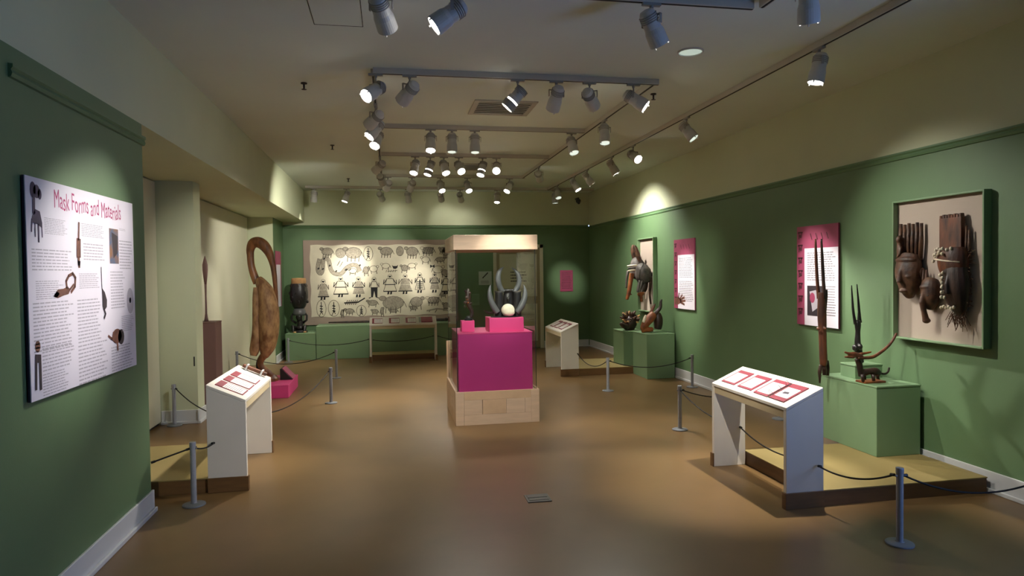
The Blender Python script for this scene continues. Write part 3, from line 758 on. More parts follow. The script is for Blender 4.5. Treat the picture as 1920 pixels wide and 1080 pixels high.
beast(Bq, 120, 350, 46, 28, 3, -1, legs=2)
def pot(f): pg_(f, Bq, [(190, 340), (205, 352), (245, 352), (262, 338), (252, 372), (232, 384), (205, 380)], 0, 2); ln(f, Bq, [(140, 410), (250, 402)], 6, 2); [ln(f, Bq, [(130 + i * 26, 395), (122 + i * 26, 418)], 6, 2) for i in range(5)]
drawing(pot)
beast(Bq, 335, 375, 40, 34, 1, -1, legs=2); beast(Bq, 420, 350, 46, 26, 3, 1, legs=2); beast(Bq, 580, 285, 46, 32, 3, -1, legs=2); beast(Bq, 750, 285, 54, 26, 1, 1, legs=3)
drawing(lambda f: (pg_(f, Bq, [(630, 340), (655, 355), (682, 340), (682, 378), (655, 362), (630, 378)], 0, 2)))
beast(Bq, 720, 395, 60, 40, 3, 1, legs=2); beast(Bq, 800, 430, 34, 34, 1, -1, legs=2)
person(Bq, 165, 550, 120, 3, True, True); person(Bq, 340, 550, 125, 1, True); person(Bq, 508, 540, 90, 3, False, False, True); person(Bq, 680, 540, 90, 1, False, True)
beast(Bq, 200, 755, 120, 72, 1, -1, legs=4); beast(Bq, 465, 750, 70, 55, 1, 1, legs=2); beast(Bq, 665, 735, 72, 38, 3, -1, 7); beast(Bq, 775, 670, 34, 26, 1, 1, legs=2)
def croc(f): ln(f, Bq, [(585, 850), (700, 830), (800, 840)], 16, 1); ln(f, Bq, [(620, 845), (610, 862)], 8, 2); ln(f, Bq, [(700, 840), (680, 870)], 8, 2)
drawing(croc); beast(Bq, 200, 842, 48, 18, 1, -1, legs=2); beast(Bq, 430, 815, 40, 22, 1, -1, legs=2)
# columns past the case's left edge

person(A, 1655, 560, 90, 3, True, True); beast(A, 1650, 200, 36, 46, 1, 1); beast(A, 1650, 800, 36, 36, 1, -1)
sf = thing('wooden_staff', 'long dark knobbly staff lying on the green ledge under the textile', 'staff', (-.1, 12.9, .605))
sweep(MB(), [(-1.15, 13.0, .635, .012), (-.9, 12.98, .637, .018), (-.5, 12.97, .638, .022), (-.1, 12.97, .636, .02), (.3, 12.97, .637, .022), (.7, 12.97, .638, .022), (1.05, 12.98, .636, .028)], 5, 8).build('shaft', 'dark wood', sf, smooth=True)
MB().ball((1.07, 12.98, .64), (.045, .034, .034), 12).build('knob', 'dark wood', sf, smooth=True)

# ------------------------------------------------------------------ framed panels with masks on the right wall
def framed_panel(label, ya, yb, z0, z1, dep, fw=.014):
    t = thing('framed_panel', label, 'panel', (RX, (ya + yb) / 2, z0))
    B((RX - dep + .045, ya + fw * .6, z0 + fw * .6), (RX - .004, yb - fw * .6, z1 - fw * .6)).build('linen_board', 'linen mount', t)
    for lo, hi in (((RX - dep, ya, z0), (RX - .002, ya + fw, z1)), ((RX - dep, yb - fw, z0), (RX - .002, yb, z1)), ((RX - dep, ya + fw, z0), (RX - .002, yb - fw, z0 + fw)), ((RX - dep, ya + fw, z1 - fw), (RX - .002, yb - fw, z1))):
        B(lo, hi).build('frame_bar', 'green paint', t, bevel=.003)
    return t
framed_panel('large green framed linen panel with three masks, near right wall', 3.872, 4.712, .978, 2.068, .066)
framed_panel('narrow green framed panel with two helmet masks, far right wall', 9.64, 10.29, .89, 2.052, .066)
XM = RX - .066 + .045          # front of the linen
def wm(yc): return lambda u, z, d: (XM - d, yc - u, z)
# mask with a comb of tines
yc = 4.53; W = wm(yc)
t = thing('mask', 'dark wooden face mask with six tall comb tines, left of the framed three', 'mask', (XM, yc, 1.31))
fb = MB()
sweep(fb, [(*W(0, 1.635, .03), .085), (*W(0, 1.58, .045), .108), (*W(0, 1.50, .055), .114), (*W(0, 1.42, .05), .098), (*W(0, 1.35, .045), .066), (*W(0, 1.305, .035), .03)], 4, 18, (.62, (1, 0, 0)))
fb.ball(W(0, 1.60, .075), (.045, .105, .03)).ball(W(-.04, 1.47, .105), (.02, .02, .022)).ball(W(.05, 1.47, .105), (.018, .026, .016)).ball(W(-.01, 1.36, .09), (.03, .04, .016))
fb.tube([W(0, 1.585, .095), W(0, 1.50, .125), W(0, 1.425, .13)], [.016, .018, .024], 8)
fb.build('face', 'mask wood', t, remesh=.006)
for s in (-1, 1): MB().ball(W(.112 * s, 1.50, .03), (.03, .014, .04), 10).build('ear', 'mask wood', t, smooth=True)
for i in range(6):
    u = -.104 + i * .0415
    MB().tube([W(u * .9, 1.60, .03), W(u, 1.75, .034), W(u, 1.885 - .008 * (i % 2), .03)], [.016, .0155, .012], 8).build('comb_tine', 'mask wood', t, smooth=True)
fg = MB(); fg.ball(W(-.075, 1.76, .07), (.026, .024, .032)).tube([W(-.075, 1.74, .068), W(-.07, 1.68, .066), W(-.065, 1.62, .07)], [.018, .026, .022], 10).tube([W(-.05, 1.70, .075), W(-.045, 1.65, .09), W(-.07, 1.62, .095)], .01, 8)
fg.build('carved_figure', 'mask wood', t, remesh=.005)
MB().ball(W(-.05, 1.505, .096), (.012, .02, .01), 10).build('eye_slit', 'black wood', t); MB().ball(W(.05, 1.505, .096), (.012, .02, .01), 10).build('eye_slit', 'black wood', t)
# small mask with long nose
yc = 4.335; W0 = wm(yc)
W = lambda u, z, d: W0(u * .86, 1.13 + (z - 1.13) * .88, d * .86)
t = thing('mask', 'small dark mask with two horns and a long drooping nose, middle of the framed three', 'mask', (XM, yc, 1.13))
fb = MB(); sweep(fb, [(*W(.012, 1.50, .03), .045), (*W(.01, 1.45, .045), .072), (*W(.01, 1.37, .05), .074), (*W(.005, 1.30, .045), .06), (*W(-.005, 1.24, .04), .03)], 4, 16, (.75, (1, 0, 0)))
fb.tube([W(-.005, 1.40, .095), W(-.01, 1.30, .115), W(-.005, 1.22, .10), W(0, 1.15, .085)], [.018, .022, .02, .024], 10)
fb.ball(W(0, 1.43, .085), (.03, .06, .02)).ball(W(0, 1.145, .08), (.03, .028, .022))
fb.build('face', 'mask wood', t, remesh=.005)
for s in (-.055, -.022): MB().tube([W(s, 1.42, .05), W(s - .006, 1.50, .056), W(s - .01, 1.575, .05)], [.014, .012, .006], 8).build('horn', 'mask wood', t, smooth=True)
for s in (-.035, .035): MB().ball(W(s, 1.36, .10), (.01, .016, .009), 10).build('eye_slit', 'black wood', t)
# shell-trimmed mask
yc = 4.10; W = wm(yc)
t = thing('mask', 'tall plank-crested mask trimmed with white shells, right of the framed three', 'mask', (XM, yc, 1.10))
pk = MB().box(W(.055, 1.62, .02), W(-.135, 1.895, .055))
for i in range(8): pk.box(W(-.135 + i * .0238 + .018, 1.89, .022), W(-.135 + i * .0238, 1.915 + .006 * (i % 2), .053))
pk.build('crest_plank', 'red wood', t, bevel=.003)
for i, u in enumerate((.075, .098)): MB().tube([W(u, 1.60, .03), W(u, 1.83 - i * .03, .03)], [.013, .007], 8).build('crest_rod', 'mask wood', t, smooth=True)
bb = MB(); sweep(bb, [(*W(-.02, 1.67, .05), .105), (*W(-.015, 1.62, .055), .118), (*W(-.01, 1.56, .055), .118), (*W(-.005, 1.52, .05), .11)], 4, 18, (.6, (1, 0, 0))); bb.build('hide_band', 'red wood', t, remesh=.007)
fb = MB(); sweep(fb, [(*W(.0, 1.54, .05), .10), (*W(.012, 1.47, .055), .105), (*W(.022, 1.38, .055), .105), (*W(.03, 1.30, .05), .085), (*W(.035, 1.23, .045), .05), (*W(.035, 1.19, .04), .025)], 4, 16, (.7, (1, 0, 0)))
fb.tube([W(.01, 1.50, .11), W(.018, 1.42, .135), W(.02, 1.35, .13)], [.014, .016, .022], 8); fb.build('face', 'dark wood', t, remesh=.006)
sh = [(-.11 + .028 * i, 1.665 + .008 * (i % 2), .118 - abs(i - 3) * .008) for i in range(6)] + [(-.12, 1.63, .10), (-.09, 1.635, .115), (-.05, 1.645, .125), (-.02, 1.635, .126), (-.12, 1.585, .105)] + \
     [(-.015 + .004 * i, 1.50 - .034 * i, .125 + .006 * i) for i in range(6)] + [(-.05 + .01 * i, 1.485 - .04 * i, .115) for i in range(5)] + [(-.06 + .022 * i, 1.25 + .008 * (i % 2), .095) for i in range(6)]
for u, z, d in sh: MB().ball(W(u, z, d + .012), (.011, .010, .013), 8).build('shell', 'shell', t, smooth=True)
for a, b in (((-.12, 1.60), (.09, 1.575)), ((-.12, 1.61), (.0, 1.66))): MB().tube([W(a[0], a[1], .11), W((a[0] + b[0]) / 2, (a[1] + b[1]) / 2, .13), W(b[0], b[1], .10)], .006, 6).build('cord', 'shell', t, smooth=True)
rf = MB()
for i in range(60):
    u = random.uniform(-.03, .10); z = random.uniform(1.18, 1.24); rf.tube([W(u, z, random.uniform(.03, .07)), W(u + random.uniform(-.04, .04), z - random.uniform(.03, .10), random.uniform(.02, .09))], .0025, 4)
for i in range(50):
    z = random.uniform(1.25, 1.66); rf.tube([W(.085, z, .04), W(.085 + random.uniform(.02, .06), z + random.uniform(-.03, .05), random.uniform(.02, .07))], .0025, 4)
tag(rf.build('raffia_fringe', 'raffia', t), kind='stuff')

# two helmet masks on the narrow far panel: profile readings at their own depth
def prof(lst, Y, s): return [(*at(x, y, Y), r * s) for x, y, r in lst]
Y1 = 10.12; s = Y1 / FPX
t = thing('mask', 'grey helmet mask with two upright ears and long jaw, left on the narrow panel', 'mask', (3.85, Y1, 1.1))
hb = MB(); sweep(hb, prof([(1194, 482, 4), (1194, 488, 11), (1195, 498, 15), (1196, 508, 16), (1193, 516, 13), (1190, 522, 9)], Y1, s), 4, 16)
hb.build('helmet', 'mask grey', t, remesh=.012)
for i in range(3): MB().tube([at(1176 + i, 499 + i * 4.5, Y1 - .14), at(1188, 497.5 + i * 4.5, Y1 - .16), at(1204, 499 + i * 4.5, Y1 - .13)], .013, 8).build('brow_band', 'shell' if i % 2 == 0 else 'mask grey', t, smooth=True)
sweep(MB(), prof([(1189, 486, 3.4), (1187, 474, 4.4), (1186, 465, 3.6), (1187, 459, 1.5)], Y1 + .05, s), 4, 10).build('ear', 'mask wood', t, smooth=True)
sweep(MB(), prof([(1200, 490, 3.6), (1196, 478, 4.6), (1192, 466, 3.8), (1189, 460, 1.5)], Y1 - .10, s), 4, 10).build('ear', 'mask wood', t, smooth=True)
jb = MB(); sweep(jb, prof([(1185, 512, 5), (1182, 530, 4.4), (1179, 548, 4.2), (1175, 562, 3)], Y1 - .10, s), 4, 10); jb.ball(at(1183, 552, Y1 - .1), (.018, .016, .012)); jb.build('jaw', 'orange wood', t, remesh=.009)
sweep(MB(), prof([(1178, 508, 3), (1175, 522, 2.6), (1174, 540, 1.8)], Y1 + .06, s), 4, 8).build('jaw', 'mask grey', t, smooth=True)
MB().tube([at(1200, 512, Y1), at(1212, 512, Y1)], .03, 8).build('wall_bracket', 'black', t)
Y2 = 9.80; s = Y2 / FPX
t = thing('mask', 'dark domed helmet mask with fringe and arm, right on the narrow panel', 'mask', (3.88, Y2, 1.05))
hb = MB(); sweep(hb, prof([(1208, 495, 7), (1206, 502, 14), (1206, 512, 16), (1207, 522, 15), (1208, 530, 12)], Y2, s), 4, 18)
hb.tube([at(1207, 494, Y2 - .14), at(1200, 505, Y2 - .16), at(1199, 525, Y2 - .12)], .012, 8); hb.build('helmet', 'mask grey', t, remesh=.012)
for i, x in enumerate((1196, 1200, 1205)): sweep(MB(), prof([(x + 4, 526, 2.4), (x + 1, 538, 3.0), (x - 1, 548, 2.2)], Y2 - .12 + .05 * i, s), 4, 8).build('fringe_lock', 'mask grey', t, smooth=True)
sweep(MB(), prof([(1210, 528, 6), (1208, 540, 6.5), (1207, 547, 4)], Y2 + .02, s), 4, 10).build('chin', 'dark wood', t, smooth=True)
jb = MB().tube([at(1196, 552, Y2 - .12), at(1207, 550, Y2 - .1)], .03, 8).tube([at(1201, 548, Y2 - .11), at(1203, 566, Y2 - .11)], [.03, .022], 8); jb.build('mouth', 'orange wood', t, remesh=.01)
sweep(MB(), prof([(1220, 520, 3), (1219, 535, 2.8), (1218, 552, 2.4), (1220, 570, 1.8)], Y2 - .02, s), 4, 8).build('arm', 'mask wood', t, smooth=True)
MB().tube([at(1210, 515, Y2), at(1222, 515, Y2)], .03, 8).build('wall_bracket', 'black', t)

# ------------------------------------------------------------------ carvings on the near green pedestal
Yt = 4.98; s = Yt / FPX; TOP = .645
base = at(1545, 704, Yt)
t = thing('antelope_carving', 'tallest dark antelope carving with two long parallel horns', 'carving', (base.x + .06, Yt, TOP))
dx = 3.672 - base.x       # stands just inside the pedestal's far left corner
def pr(lst, Y, s, d=0.0, dz=0.0):
    out = []
    for x, y, r in lst: q = at(x, y, Y); out.append((q.x + d, q.y, q.z + dz, r * s))
    return out
sweep(MB(), pr([(1535, 560, 3.8), (1532, 520, 3.4), (1530, 480, 3.0), (1529, 448, 1.8)], Yt, s, .0), 4, 10).build('horn', 'red wood', t, smooth=True)
sweep(MB(), pr([(1546, 560, 3.8), (1543.5, 520, 3.5), (1541.5, 480, 3.0), (1540, 448, 1.8)], Yt - .04, s, .0), 4, 10).build('horn', 'dark wood', t, smooth=True)
bb = MB(); sweep(bb, pr([(1540, 548, 7), (1541, 585, 9), (1542, 620, 8.2), (1543, 650, 7.8), (1544, 676, 8), (1544, 686, 6)], Yt - .02, s), 4, 12); bb.ball(at(1534, 616, Yt - .06), (.012, .02, .012)); bb.ball(at(1547, 616, Yt - .06), (.012, .02, .012))
bb.build('body', 'red wood', t, remesh=.006)
sweep(MB(), pr([(1549, 543, 2.8), (1549, 556, 3.0), (1547, 585, 2.6)], Yt, s), 4, 8).build('ear', 'dark wood', t, smooth=True)
sweep(MB(), pr([(1551, 676, 3), (1552, 690, 4), (1551.5, 704, 3.4)], Yt, s), 4, 10).build('leg', 'dark wood', t, smooth=True)
sweep(MB(), pr([(1539, 684, 3.2), (1537, 697, 4), (1537, 712, 2.2), (1537, 718, 1.6)], Yt - .06, s), 4, 10).build('leg', 'dark wood', t, smooth=True)
sweep(MB(), pr([(1545, 684, 4), (1546, 694, 5), (1546, 703, 4.2)], Yt - .02, s), 4, 10).build('leg', 'dark wood', t, smooth=True)
Yt = 4.88; s = Yt / FPX
t = thing('antelope_carving', 'dark antelope carving with two spiked horns, standing on the small green block', 'carving', (3.82, Yt, .755))
D = at(1614, 690, Yt)
sweep(MB(), pr([(1604, 608, 3.4), (1600, 585, 2.7), (1598, 560, 2.0), (1596.5, 535, .9)], Yt, s), 4, 8).build('horn', 'black wood', t, smooth=True)
sweep(MB(), pr([(1613, 605, 3.4), (1611, 585, 2.7), (1609, 560, 2.1), (1606.5, 533, .9)], Yt, s), 4, 8).build('horn', 'black wood', t, smooth=True)
sweep(MB(), pr([(1609, 602, 2), (1609.5, 590, 1.6), (1609, 586, .8)], Yt - .03, s), 4, 8).build('ear', 'black wood', t, smooth=True)
bb = MB(); sweep(bb, pr([(1609, 600, 5), (1608.5, 610, 6.3), (1608.5, 622, 5), (1608, 640, 6.2), (1609, 650, 7), (1610, 660, 8), (1612, 672, 7.5), (1614, 680, 7)], Yt, s), 4, 12)
bb.ball(at(1603, 652, Yt - .03), (.018, .03, .03)).ball(at(1613, 650, Yt - .04), (.02, .02, .026)); bb.build('body', 'black wood', t, remesh=.006)
Yt = 4.62; s = Yt / FPX
t = thing('animal_carving', 'horned animal carving with open jaws and one long sweeping horn, on four legs', 'carving', (3.72, Yt, TOP))
nb = MB(); sweep(nb, pr([(1607, 672, 6), (1611, 682, 6.4), (1613, 694, 6), (1614, 706, 5)], Yt, s), 4, 12)
sweep(nb, pr([(1613, 702, 6), (1622, 698, 7.2), (1632, 696, 7.2), (1642, 697, 9), (1649, 702, 6)], Yt, s), 4, 12); nb.build('body', 'dark wood', t, remesh=.006)
hd = MB(); sweep(hd, pr([(1583, 660, 2.2), (1592, 663, 3.2), (1601, 664, 5.2), (1609, 667, 6.4), (1617, 670, 4.5)], Yt - .02, s), 4, 10); sweep(hd, pr([(1583, 669, 1.8), (1592, 669.5, 2.6), (1601, 669, 4)], Yt - .02, s), 4, 10)
hd.build('head', 'red wood', t, remesh=.005)
sweep(MB(), pr([(1608, 671, 3.2), (1622, 671, 3.4), (1637, 669, 3.5), (1652, 660, 3.3), (1666, 648, 3.1), (1675, 636, 2.9), (1681, 625, 2.5)], Yt - .03, s), 4, 10).build('horn', 'red wood', t, smooth=True)
sweep(MB(), pr([(1612, 664, 3), (1624, 662, 2.6), (1633, 660, 1.6)], Yt + .03, s), 4, 8).build('ear', 'orange wood', t, smooth=True)
sweep(MB(), pr([(1650, 700, 2.6), (1659, 701, 2.2), (1665, 697, 2.2), (1667, 689, 2.0)], Yt, s), 4, 8).build('tail', 'dark wood', t, smooth=True)
for x, dy in ((1617, -.03), (1620, .04), (1637, -.03), (1645, .03)):
    a_ = at(x, 702, Yt + dy); MB().tube([(a_.x, a_.y, a_.z), (a_.x + .006, a_.y, TOP + .014)], [.015, .012], 8).build('leg', 'dark wood', t, smooth=True)
a_, b_ = at(1613, 717, Yt), at(1652, 717, Yt)
B((a_.x, Yt - .055, TOP), (b_.x, Yt + .055, TOP + .016)).build('base_board', 'orange wood', t, bevel=.004)

# two carved heads at the far right
Yh = 9.76; s = Yh / FPX
t = thing('animal_head_carving', 'dark head with spiky tufts on the narrow green pedestal', 'carving', (3.62, Yh, .628))
hb = MB(); sweep(hb, pr([(1181, 622, 5), (1181, 616, 10), (1181, 607, 14), (1181, 598, 12), (1182, 593, 7)], Yh, s), 4, 14); hb.tube([at(1176, 614, Yh - .08), at(1168, 610, Yh - .14), at(1163, 606, Yh - .16)], [.05, .04, .025], 10)
hb.build('head', 'dark wood', t, remesh=.012)
random.seed(3)
for i in range(38):
    a = random.uniform(0, 2 * PI); e = random.uniform(-.2, 1.3); dv = Vector((math.cos(a) * math.cos(e), math.sin(a) * math.cos(e) * .8, math.sin(e)))
    c = at(1181, 603, Yh); MB().tube([c + dv * .09, c + dv * random.uniform(.15, .19)], [.022, .012], 6).build('tuft', 'mask wood' if i % 3 else 'drum hide', t, smooth=True)
MB().lathe([(.05, .628), (.045, .65), (.04, .68)], (at(1181, 620, Yh).x, Yh, 0), 12).build('stand', 'mask grey', t)
Yh = 9.16; s = Yh / FPX
t = thing('animal_head_carving', 'orange brown animal head with upright dark crest on the wall-side pedestal', 'carving', (3.77, Yh, .64))
hb = MB(); sweep(hb, pr([(1203, 622, 4), (1208, 614, 7), (1214, 606, 9), (1221, 598, 9), (1227, 592, 7)], Yh, s, 0, .028), 4, 14); sweep(hb, pr([(1203, 624, 4), (1214, 622, 5), (1224, 621, 5)], Yh, s, 0, .028), 4, 10); hb.build('head', 'orange wood', t, remesh=.01)
sweep(MB(), pr([(1222, 597, 4), (1232, 588, 4), (1238, 580, 3.4), (1239, 570, 2.6), (1241, 565, 1.2)], Yh, s, 0, .028), 4, 10).build('crest', 'dark wood', t, smooth=True)
sweep(MB(), pr([(1218, 594, 3), (1223, 584, 3.2), (1227, 576, 2), (1228, 573, 1)], Yh + .06, s, 0, .028), 4, 10).build('ear', 'red wood', t, smooth=True)
bk = MB(); sweep(bk, pr([(1232, 590, 6), (1234, 600, 9), (1234, 612, 9), (1233, 621, 7)], Yh + .05, s, 0, .028), 4, 14); bk.build('neck', 'dark wood', t, remesh=.01)
sweep(MB(), pr([(1206, 608, 2.6), (1209, 600, 3), (1211, 594, 1.6)], Yh - .06, s, 0, .028), 4, 8).build('tusk', 'shell', t, smooth=True)
MB().box((3.70, Yh - .1, .64), (3.93, Yh + .13, .652)).build('stand', 'green paint', t)

# ------------------------------------------------------------------ hornbill, drum, staff-shaped shadow form
Yb = 9.10; s = Yb / FPX
def zp(lst, Y=Yb, k=.3053): return [(*at(440 + x * k, 430 + y * k, Y), r * k * Y / FPX) for x, y, r in lst]
t = thing('hornbill_carving', 'tall carved wooden hornbill with long beak touching its belly', 'carving', (-1.58, Yb, .165))
bb = MB(); sweep(bb, zp([(140, 300, 22), (168, 340, 36), (196, 400, 50), (207, 480, 58), (210, 560, 60), (208, 640, 57), (202, 710, 48), (190, 758, 32), (180, 785, 20)]), 5, 20, (1.15, (0, 1, 0)))
bb.build('body', 'hornbill pale', t, remesh=.010)
nk = MB(); sweep(nk, zp([(140, 330, 24), (118, 280, 22), (102, 220, 20), (97, 165, 20), (97, 122, 23), (114, 86, 30), (148, 80, 32), (184, 104, 31), (214, 152, 24), (233, 215, 17), (244, 285, 14.5), (251, 360, 12.5), (258, 440, 9.5), (263, 505, 6), (267, 560, 2.5)]), 5, 16)
nk.build('neck_and_beak', 'hornbill wood', t, remesh=.008)
sweep(MB(), zp([(128, 356, 12), (131, 420, 20), (132, 520, 21), (131, 620, 22), (127, 690, 26), (122, 742, 28), (116, 776, 18)], Yb - .06), 5, 14, (.6, (0, 1, 0))).build('wing', 'hornbill pale', t, smooth=True)
sweep(MB(), zp([(225, 400, 12), (240, 480, 18), (243, 560, 19), (238, 660, 18), (228, 730, 14)], Yb + .16), 5, 14, (.6, (0, 1, 0))).build('wing', 'hornbill pale', t, smooth=True)
lg = MB(); sweep(lg, zp([(184, 770, 22), (162, 800, 20), (158, 830, 18), (176, 858, 20), (206, 880, 20), (228, 905, 15)], Yb - .03), 5, 12); lg.build('leg', 'hornbill wood', t, remesh=.008)
lg = MB(); sweep(lg, zp([(172, 775, 18), (152, 808, 16), (150, 845, 18), (170, 880, 18), (195, 908, 14)], Yb + .09), 5, 12); lg.build('leg', 'dark wood', t, remesh=.008)
q = at(440 + 190 * .3053, 700, Yb)
MB().lathe([(.155, .165), (.155, .20), (.13, .235), (.09, .27)], (q.x, Yb + .02, 0), 20, 0, 1.0, .8).build('foot_base', 'hornbill wood', t, smooth=False)

dxc, dyc = -1.645, 12.76
t = thing('carved_drum', 'dark carved drum held up by a crouching figure, back left corner', 'drum', (dxc, dyc, .485))
MB().lathe([(.118, 1.355), (.128, 1.38), (.131, 1.42), (.130, 1.465), (.124, 1.482), (.02, 1.488)], (dxc, dyc, 0), 28).build('drum_skin', 'drum hide', t, smooth=False)
MB().lathe([(.085, .925), (.115, .96), (.145, 1.04), (.162, 1.13), (.163, 1.22), (.152, 1.30), (.138, 1.36), (.132, 1.385)], (dxc, dyc, 0), 28).build('drum_shell', 'black wood', t, smooth=True)
for i in range(12):
    a = 2 * PI * i / 12
    MB().tube([(dxc + .13 * math.cos(a), dyc + .13 * math.sin(a), 1.375), (dxc + .15 * math.cos(a + .1), dyc + .15 * math.sin(a + .1), 1.325)], [.012, .007], 6).build('peg', 'dark wood', t)
for i in range(16):
    a = 2 * PI * i / 16 + .1; z = 1.05 + .08 * (i % 3); r = .152 + .006 * (i % 3)
    MB().ball((dxc + r * math.cos(a), dyc + r * math.sin(a), z), (.016, .016, .03), 8).build('relief_boss', 'black wood', t, smooth=True)
hb = MB(); hb.lathe([(.112, .80), (.118, .84), (.108, .89), (.085, .93), (.05, .95)], (dxc, dyc, 0), 20); hb.build('figure_head', 'horn', t, smooth=True)
fb = MB(); fb.ball((dxc, dyc - .05, .77), (.06, .06, .07)).tube([(dxc, dyc, .76), (dxc + .01, dyc, .68), (dxc + .01, dyc, .60)], [.05, .055, .06], 12).ball((dxc + .01, dyc, .57), (.075, .07, .05))
fb.build('figure_body', 'black wood', t, remesh=.008)
for sg_ in (-1, 1):
    MB().tube([(dxc + .06 * sg_, dyc, .66), (dxc + .13 * sg_, dyc - .03, .71), (dxc + .135 * sg_, dyc - .01, .79), (dxc + .10 * sg_, dyc, .84)], [.024, .02, .019, .018], 10).build('figure_arm', 'black wood', t, smooth=True)
    MB().tube([(dxc + .05 * sg_, dyc, .56), (dxc + .11 * sg_, dyc - .10, .60), (dxc + .10 * sg_, dyc - .11, .52), (dxc + .09 * sg_, dyc - .12, .50)], [.035, .03, .024, .02], 10).build('figure_leg', 'black wood', t, smooth=True)
    MB().ball((dxc + .09 * sg_ + .02, dyc - .15, .502), (.028, .045, .017), 10).build('figure_foot', 'drum hide', t, smooth=True)
MB().lathe([(.13, .485), (.13, .51), (.10, .53)], (dxc + .01, dyc, 0), 20).build('base', 'black wood', t)

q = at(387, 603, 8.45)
t = thing('staff_shadow_form', 'slender leaf-tipped mauve form built for a presumed shadow, on the mauve block', 'carving', (q.x, 8.45, 1.005))  # upper part of the same presumed shadow, modelled as a solid
MB().lathe([(.028, 1.005), (.020, 1.04), (.012, 1.10), (.010, 1.30), (.013, 1.45)], (q.x, 8.45, 0), 14).build('shaft', 'mauve shadow tone', t, smooth=True)
MB().lathe([(.013, 1.45), (.024, 1.54), (.031, 1.62), (.030, 1.68), (.016, 1.74), (.003, 1.785)], (q.x, 8.45, 0), 16, 0, 1, .4).build('blade', 'mauve shadow tone', t, smooth=True)

# ------------------------------------------------------------------ carvings in the glass case
Yc = 6.95; s = Yc / FPX
def cz(lst, Y=Yc, k=.1574): return [(*at(840 + x * k, 460 + y * k, Y), r * k * Y / FPX) for x, y, r in lst]
t = thing('horned_headdress', 'dark headdress with four curved horns and a pale dome, on the pink block', 'headdress', (1.19, Yc, 1.072))
sweep(MB(), cz([(650, 560, 30), (612, 480, 34), (596, 400, 33), (606, 330, 28), (634, 285, 18), (664, 258, 4)]), 5, 14).build('horn', 'horn', t, smooth=True)
sweep(MB(), cz([(790, 560, 28), (832, 490, 31), (848, 420, 30), (835, 350, 26), (800, 300, 16), (755, 262, 4)]), 5, 14).build('horn', 'horn', t, smooth=True)
sweep(MB(), cz([(590, 800, 34), (545, 730, 38), (510, 650, 34), (496, 570, 26), (500, 510, 15), (512, 468, 3)], Yc - .05), 5, 14).build('horn', 'horn', t, smooth=True)
sweep(MB(), cz([(820, 800, 34), (870, 730, 40), (905, 650, 36), (918, 570, 27), (914, 510, 15), (900, 470, 3)], Yc - .05), 5, 14).build('horn', 'horn', t, smooth=True)
for x in (607, 822):
    a_ = at(840 + x * .1574, 460 + 830 * .1574, Yc); b_ = at(840 + x * .1574, 460 + 560 * .1574, Yc)
    MB().tube([(a_.x, Yc, 1.074), (b_.x, Yc, b_.z)], [.046, .042], 14).build('post', 'black wood', t, smooth=False)
    MB().tube([(b_.x, Yc, b_.z), (b_.x, Yc, b_.z + .014)], [.046, .046], 14).build('post_cap', 'mask grey', t)
fb = MB(); sweep(fb, cz([(722, 530, 50), (720, 600, 66), (718, 690, 74), (716, 780, 78), (716, 820, 76)], Yc + .05), 4, 16, (.8, (0, 1, 0))); fb.tube([at(840 + 640 * .1574, 460 + 540 * .1574, Yc + .02), at(840 + 800 * .1574, 460 + 540 * .1574, Yc + .02)], .022, 10)
fb.ball(at(840 + 720 * .1574, 460 + 640 * .1574, Yc - .02), (.018, .02, .03)); fb.build('face', 'black wood', t, remesh=.006)
dm = MB(); dm.ball(at(840 + 714 * .1574, 460 + 772 * .1574, Yc - .06), (.072, .05, .068), 18).ball(at(840 + 730 * .1574, 460 + 800 * .1574, Yc - .08), (.06, .04, .042), 14); dm.build('pale_dome', 'hide white', t, remesh=.006)
MB().lathe([(.15, 1.072), (.15, 1.080), (.12, 1.083)], (1.19, Yc, 0), 24, 0, 1, .75).build('base', 'black', t)
sweep(MB(), cz([(430, 770, 6), (480, 800, 22), (540, 800, 26), (580, 790, 12)], Yc + .06), 4, 10, (.5, (0, 0, 1))).build('side_wing', 'dark wood', t, smooth=True)
t = thing('carved_figure', 'thin knobbly dark figure on the small pink cube', 'carving', (.795, 6.965, 1.045))
fb = MB(); sweep(fb, cz([(270, 860, 20), (285, 800, 22), (262, 740, 26), (238, 690, 30), (240, 630, 34), (235, 570, 30), (238, 540, 24), (238, 512, 14)], 6.965), 5, 12)
for x, y, r in ((205, 545, 16), (200, 680, 18), (198, 730, 14), (262, 570, 16), (275, 690, 14), (215, 620, 16)): fb.ball(at(840 + x * .1574, 460 + y * .1574, 6.965 - .02), r * .1574 * 6.965 / FPX, 10)
fb.build('body', 'dark wood', t, remesh=.005)
MB().lathe([(.045, 1.045), (.045, 1.062), (.03, 1.07), (.022, 1.09)], (.808, 6.965, 0), 16).build('base', 'black', t)
for x, y in ((232, 650), (240, 685)): MB().ball(at(840 + x * .1574, 460 + y * .1574, 6.93), .010, 8).build('bead', 'orange wood', t, smooth=True)

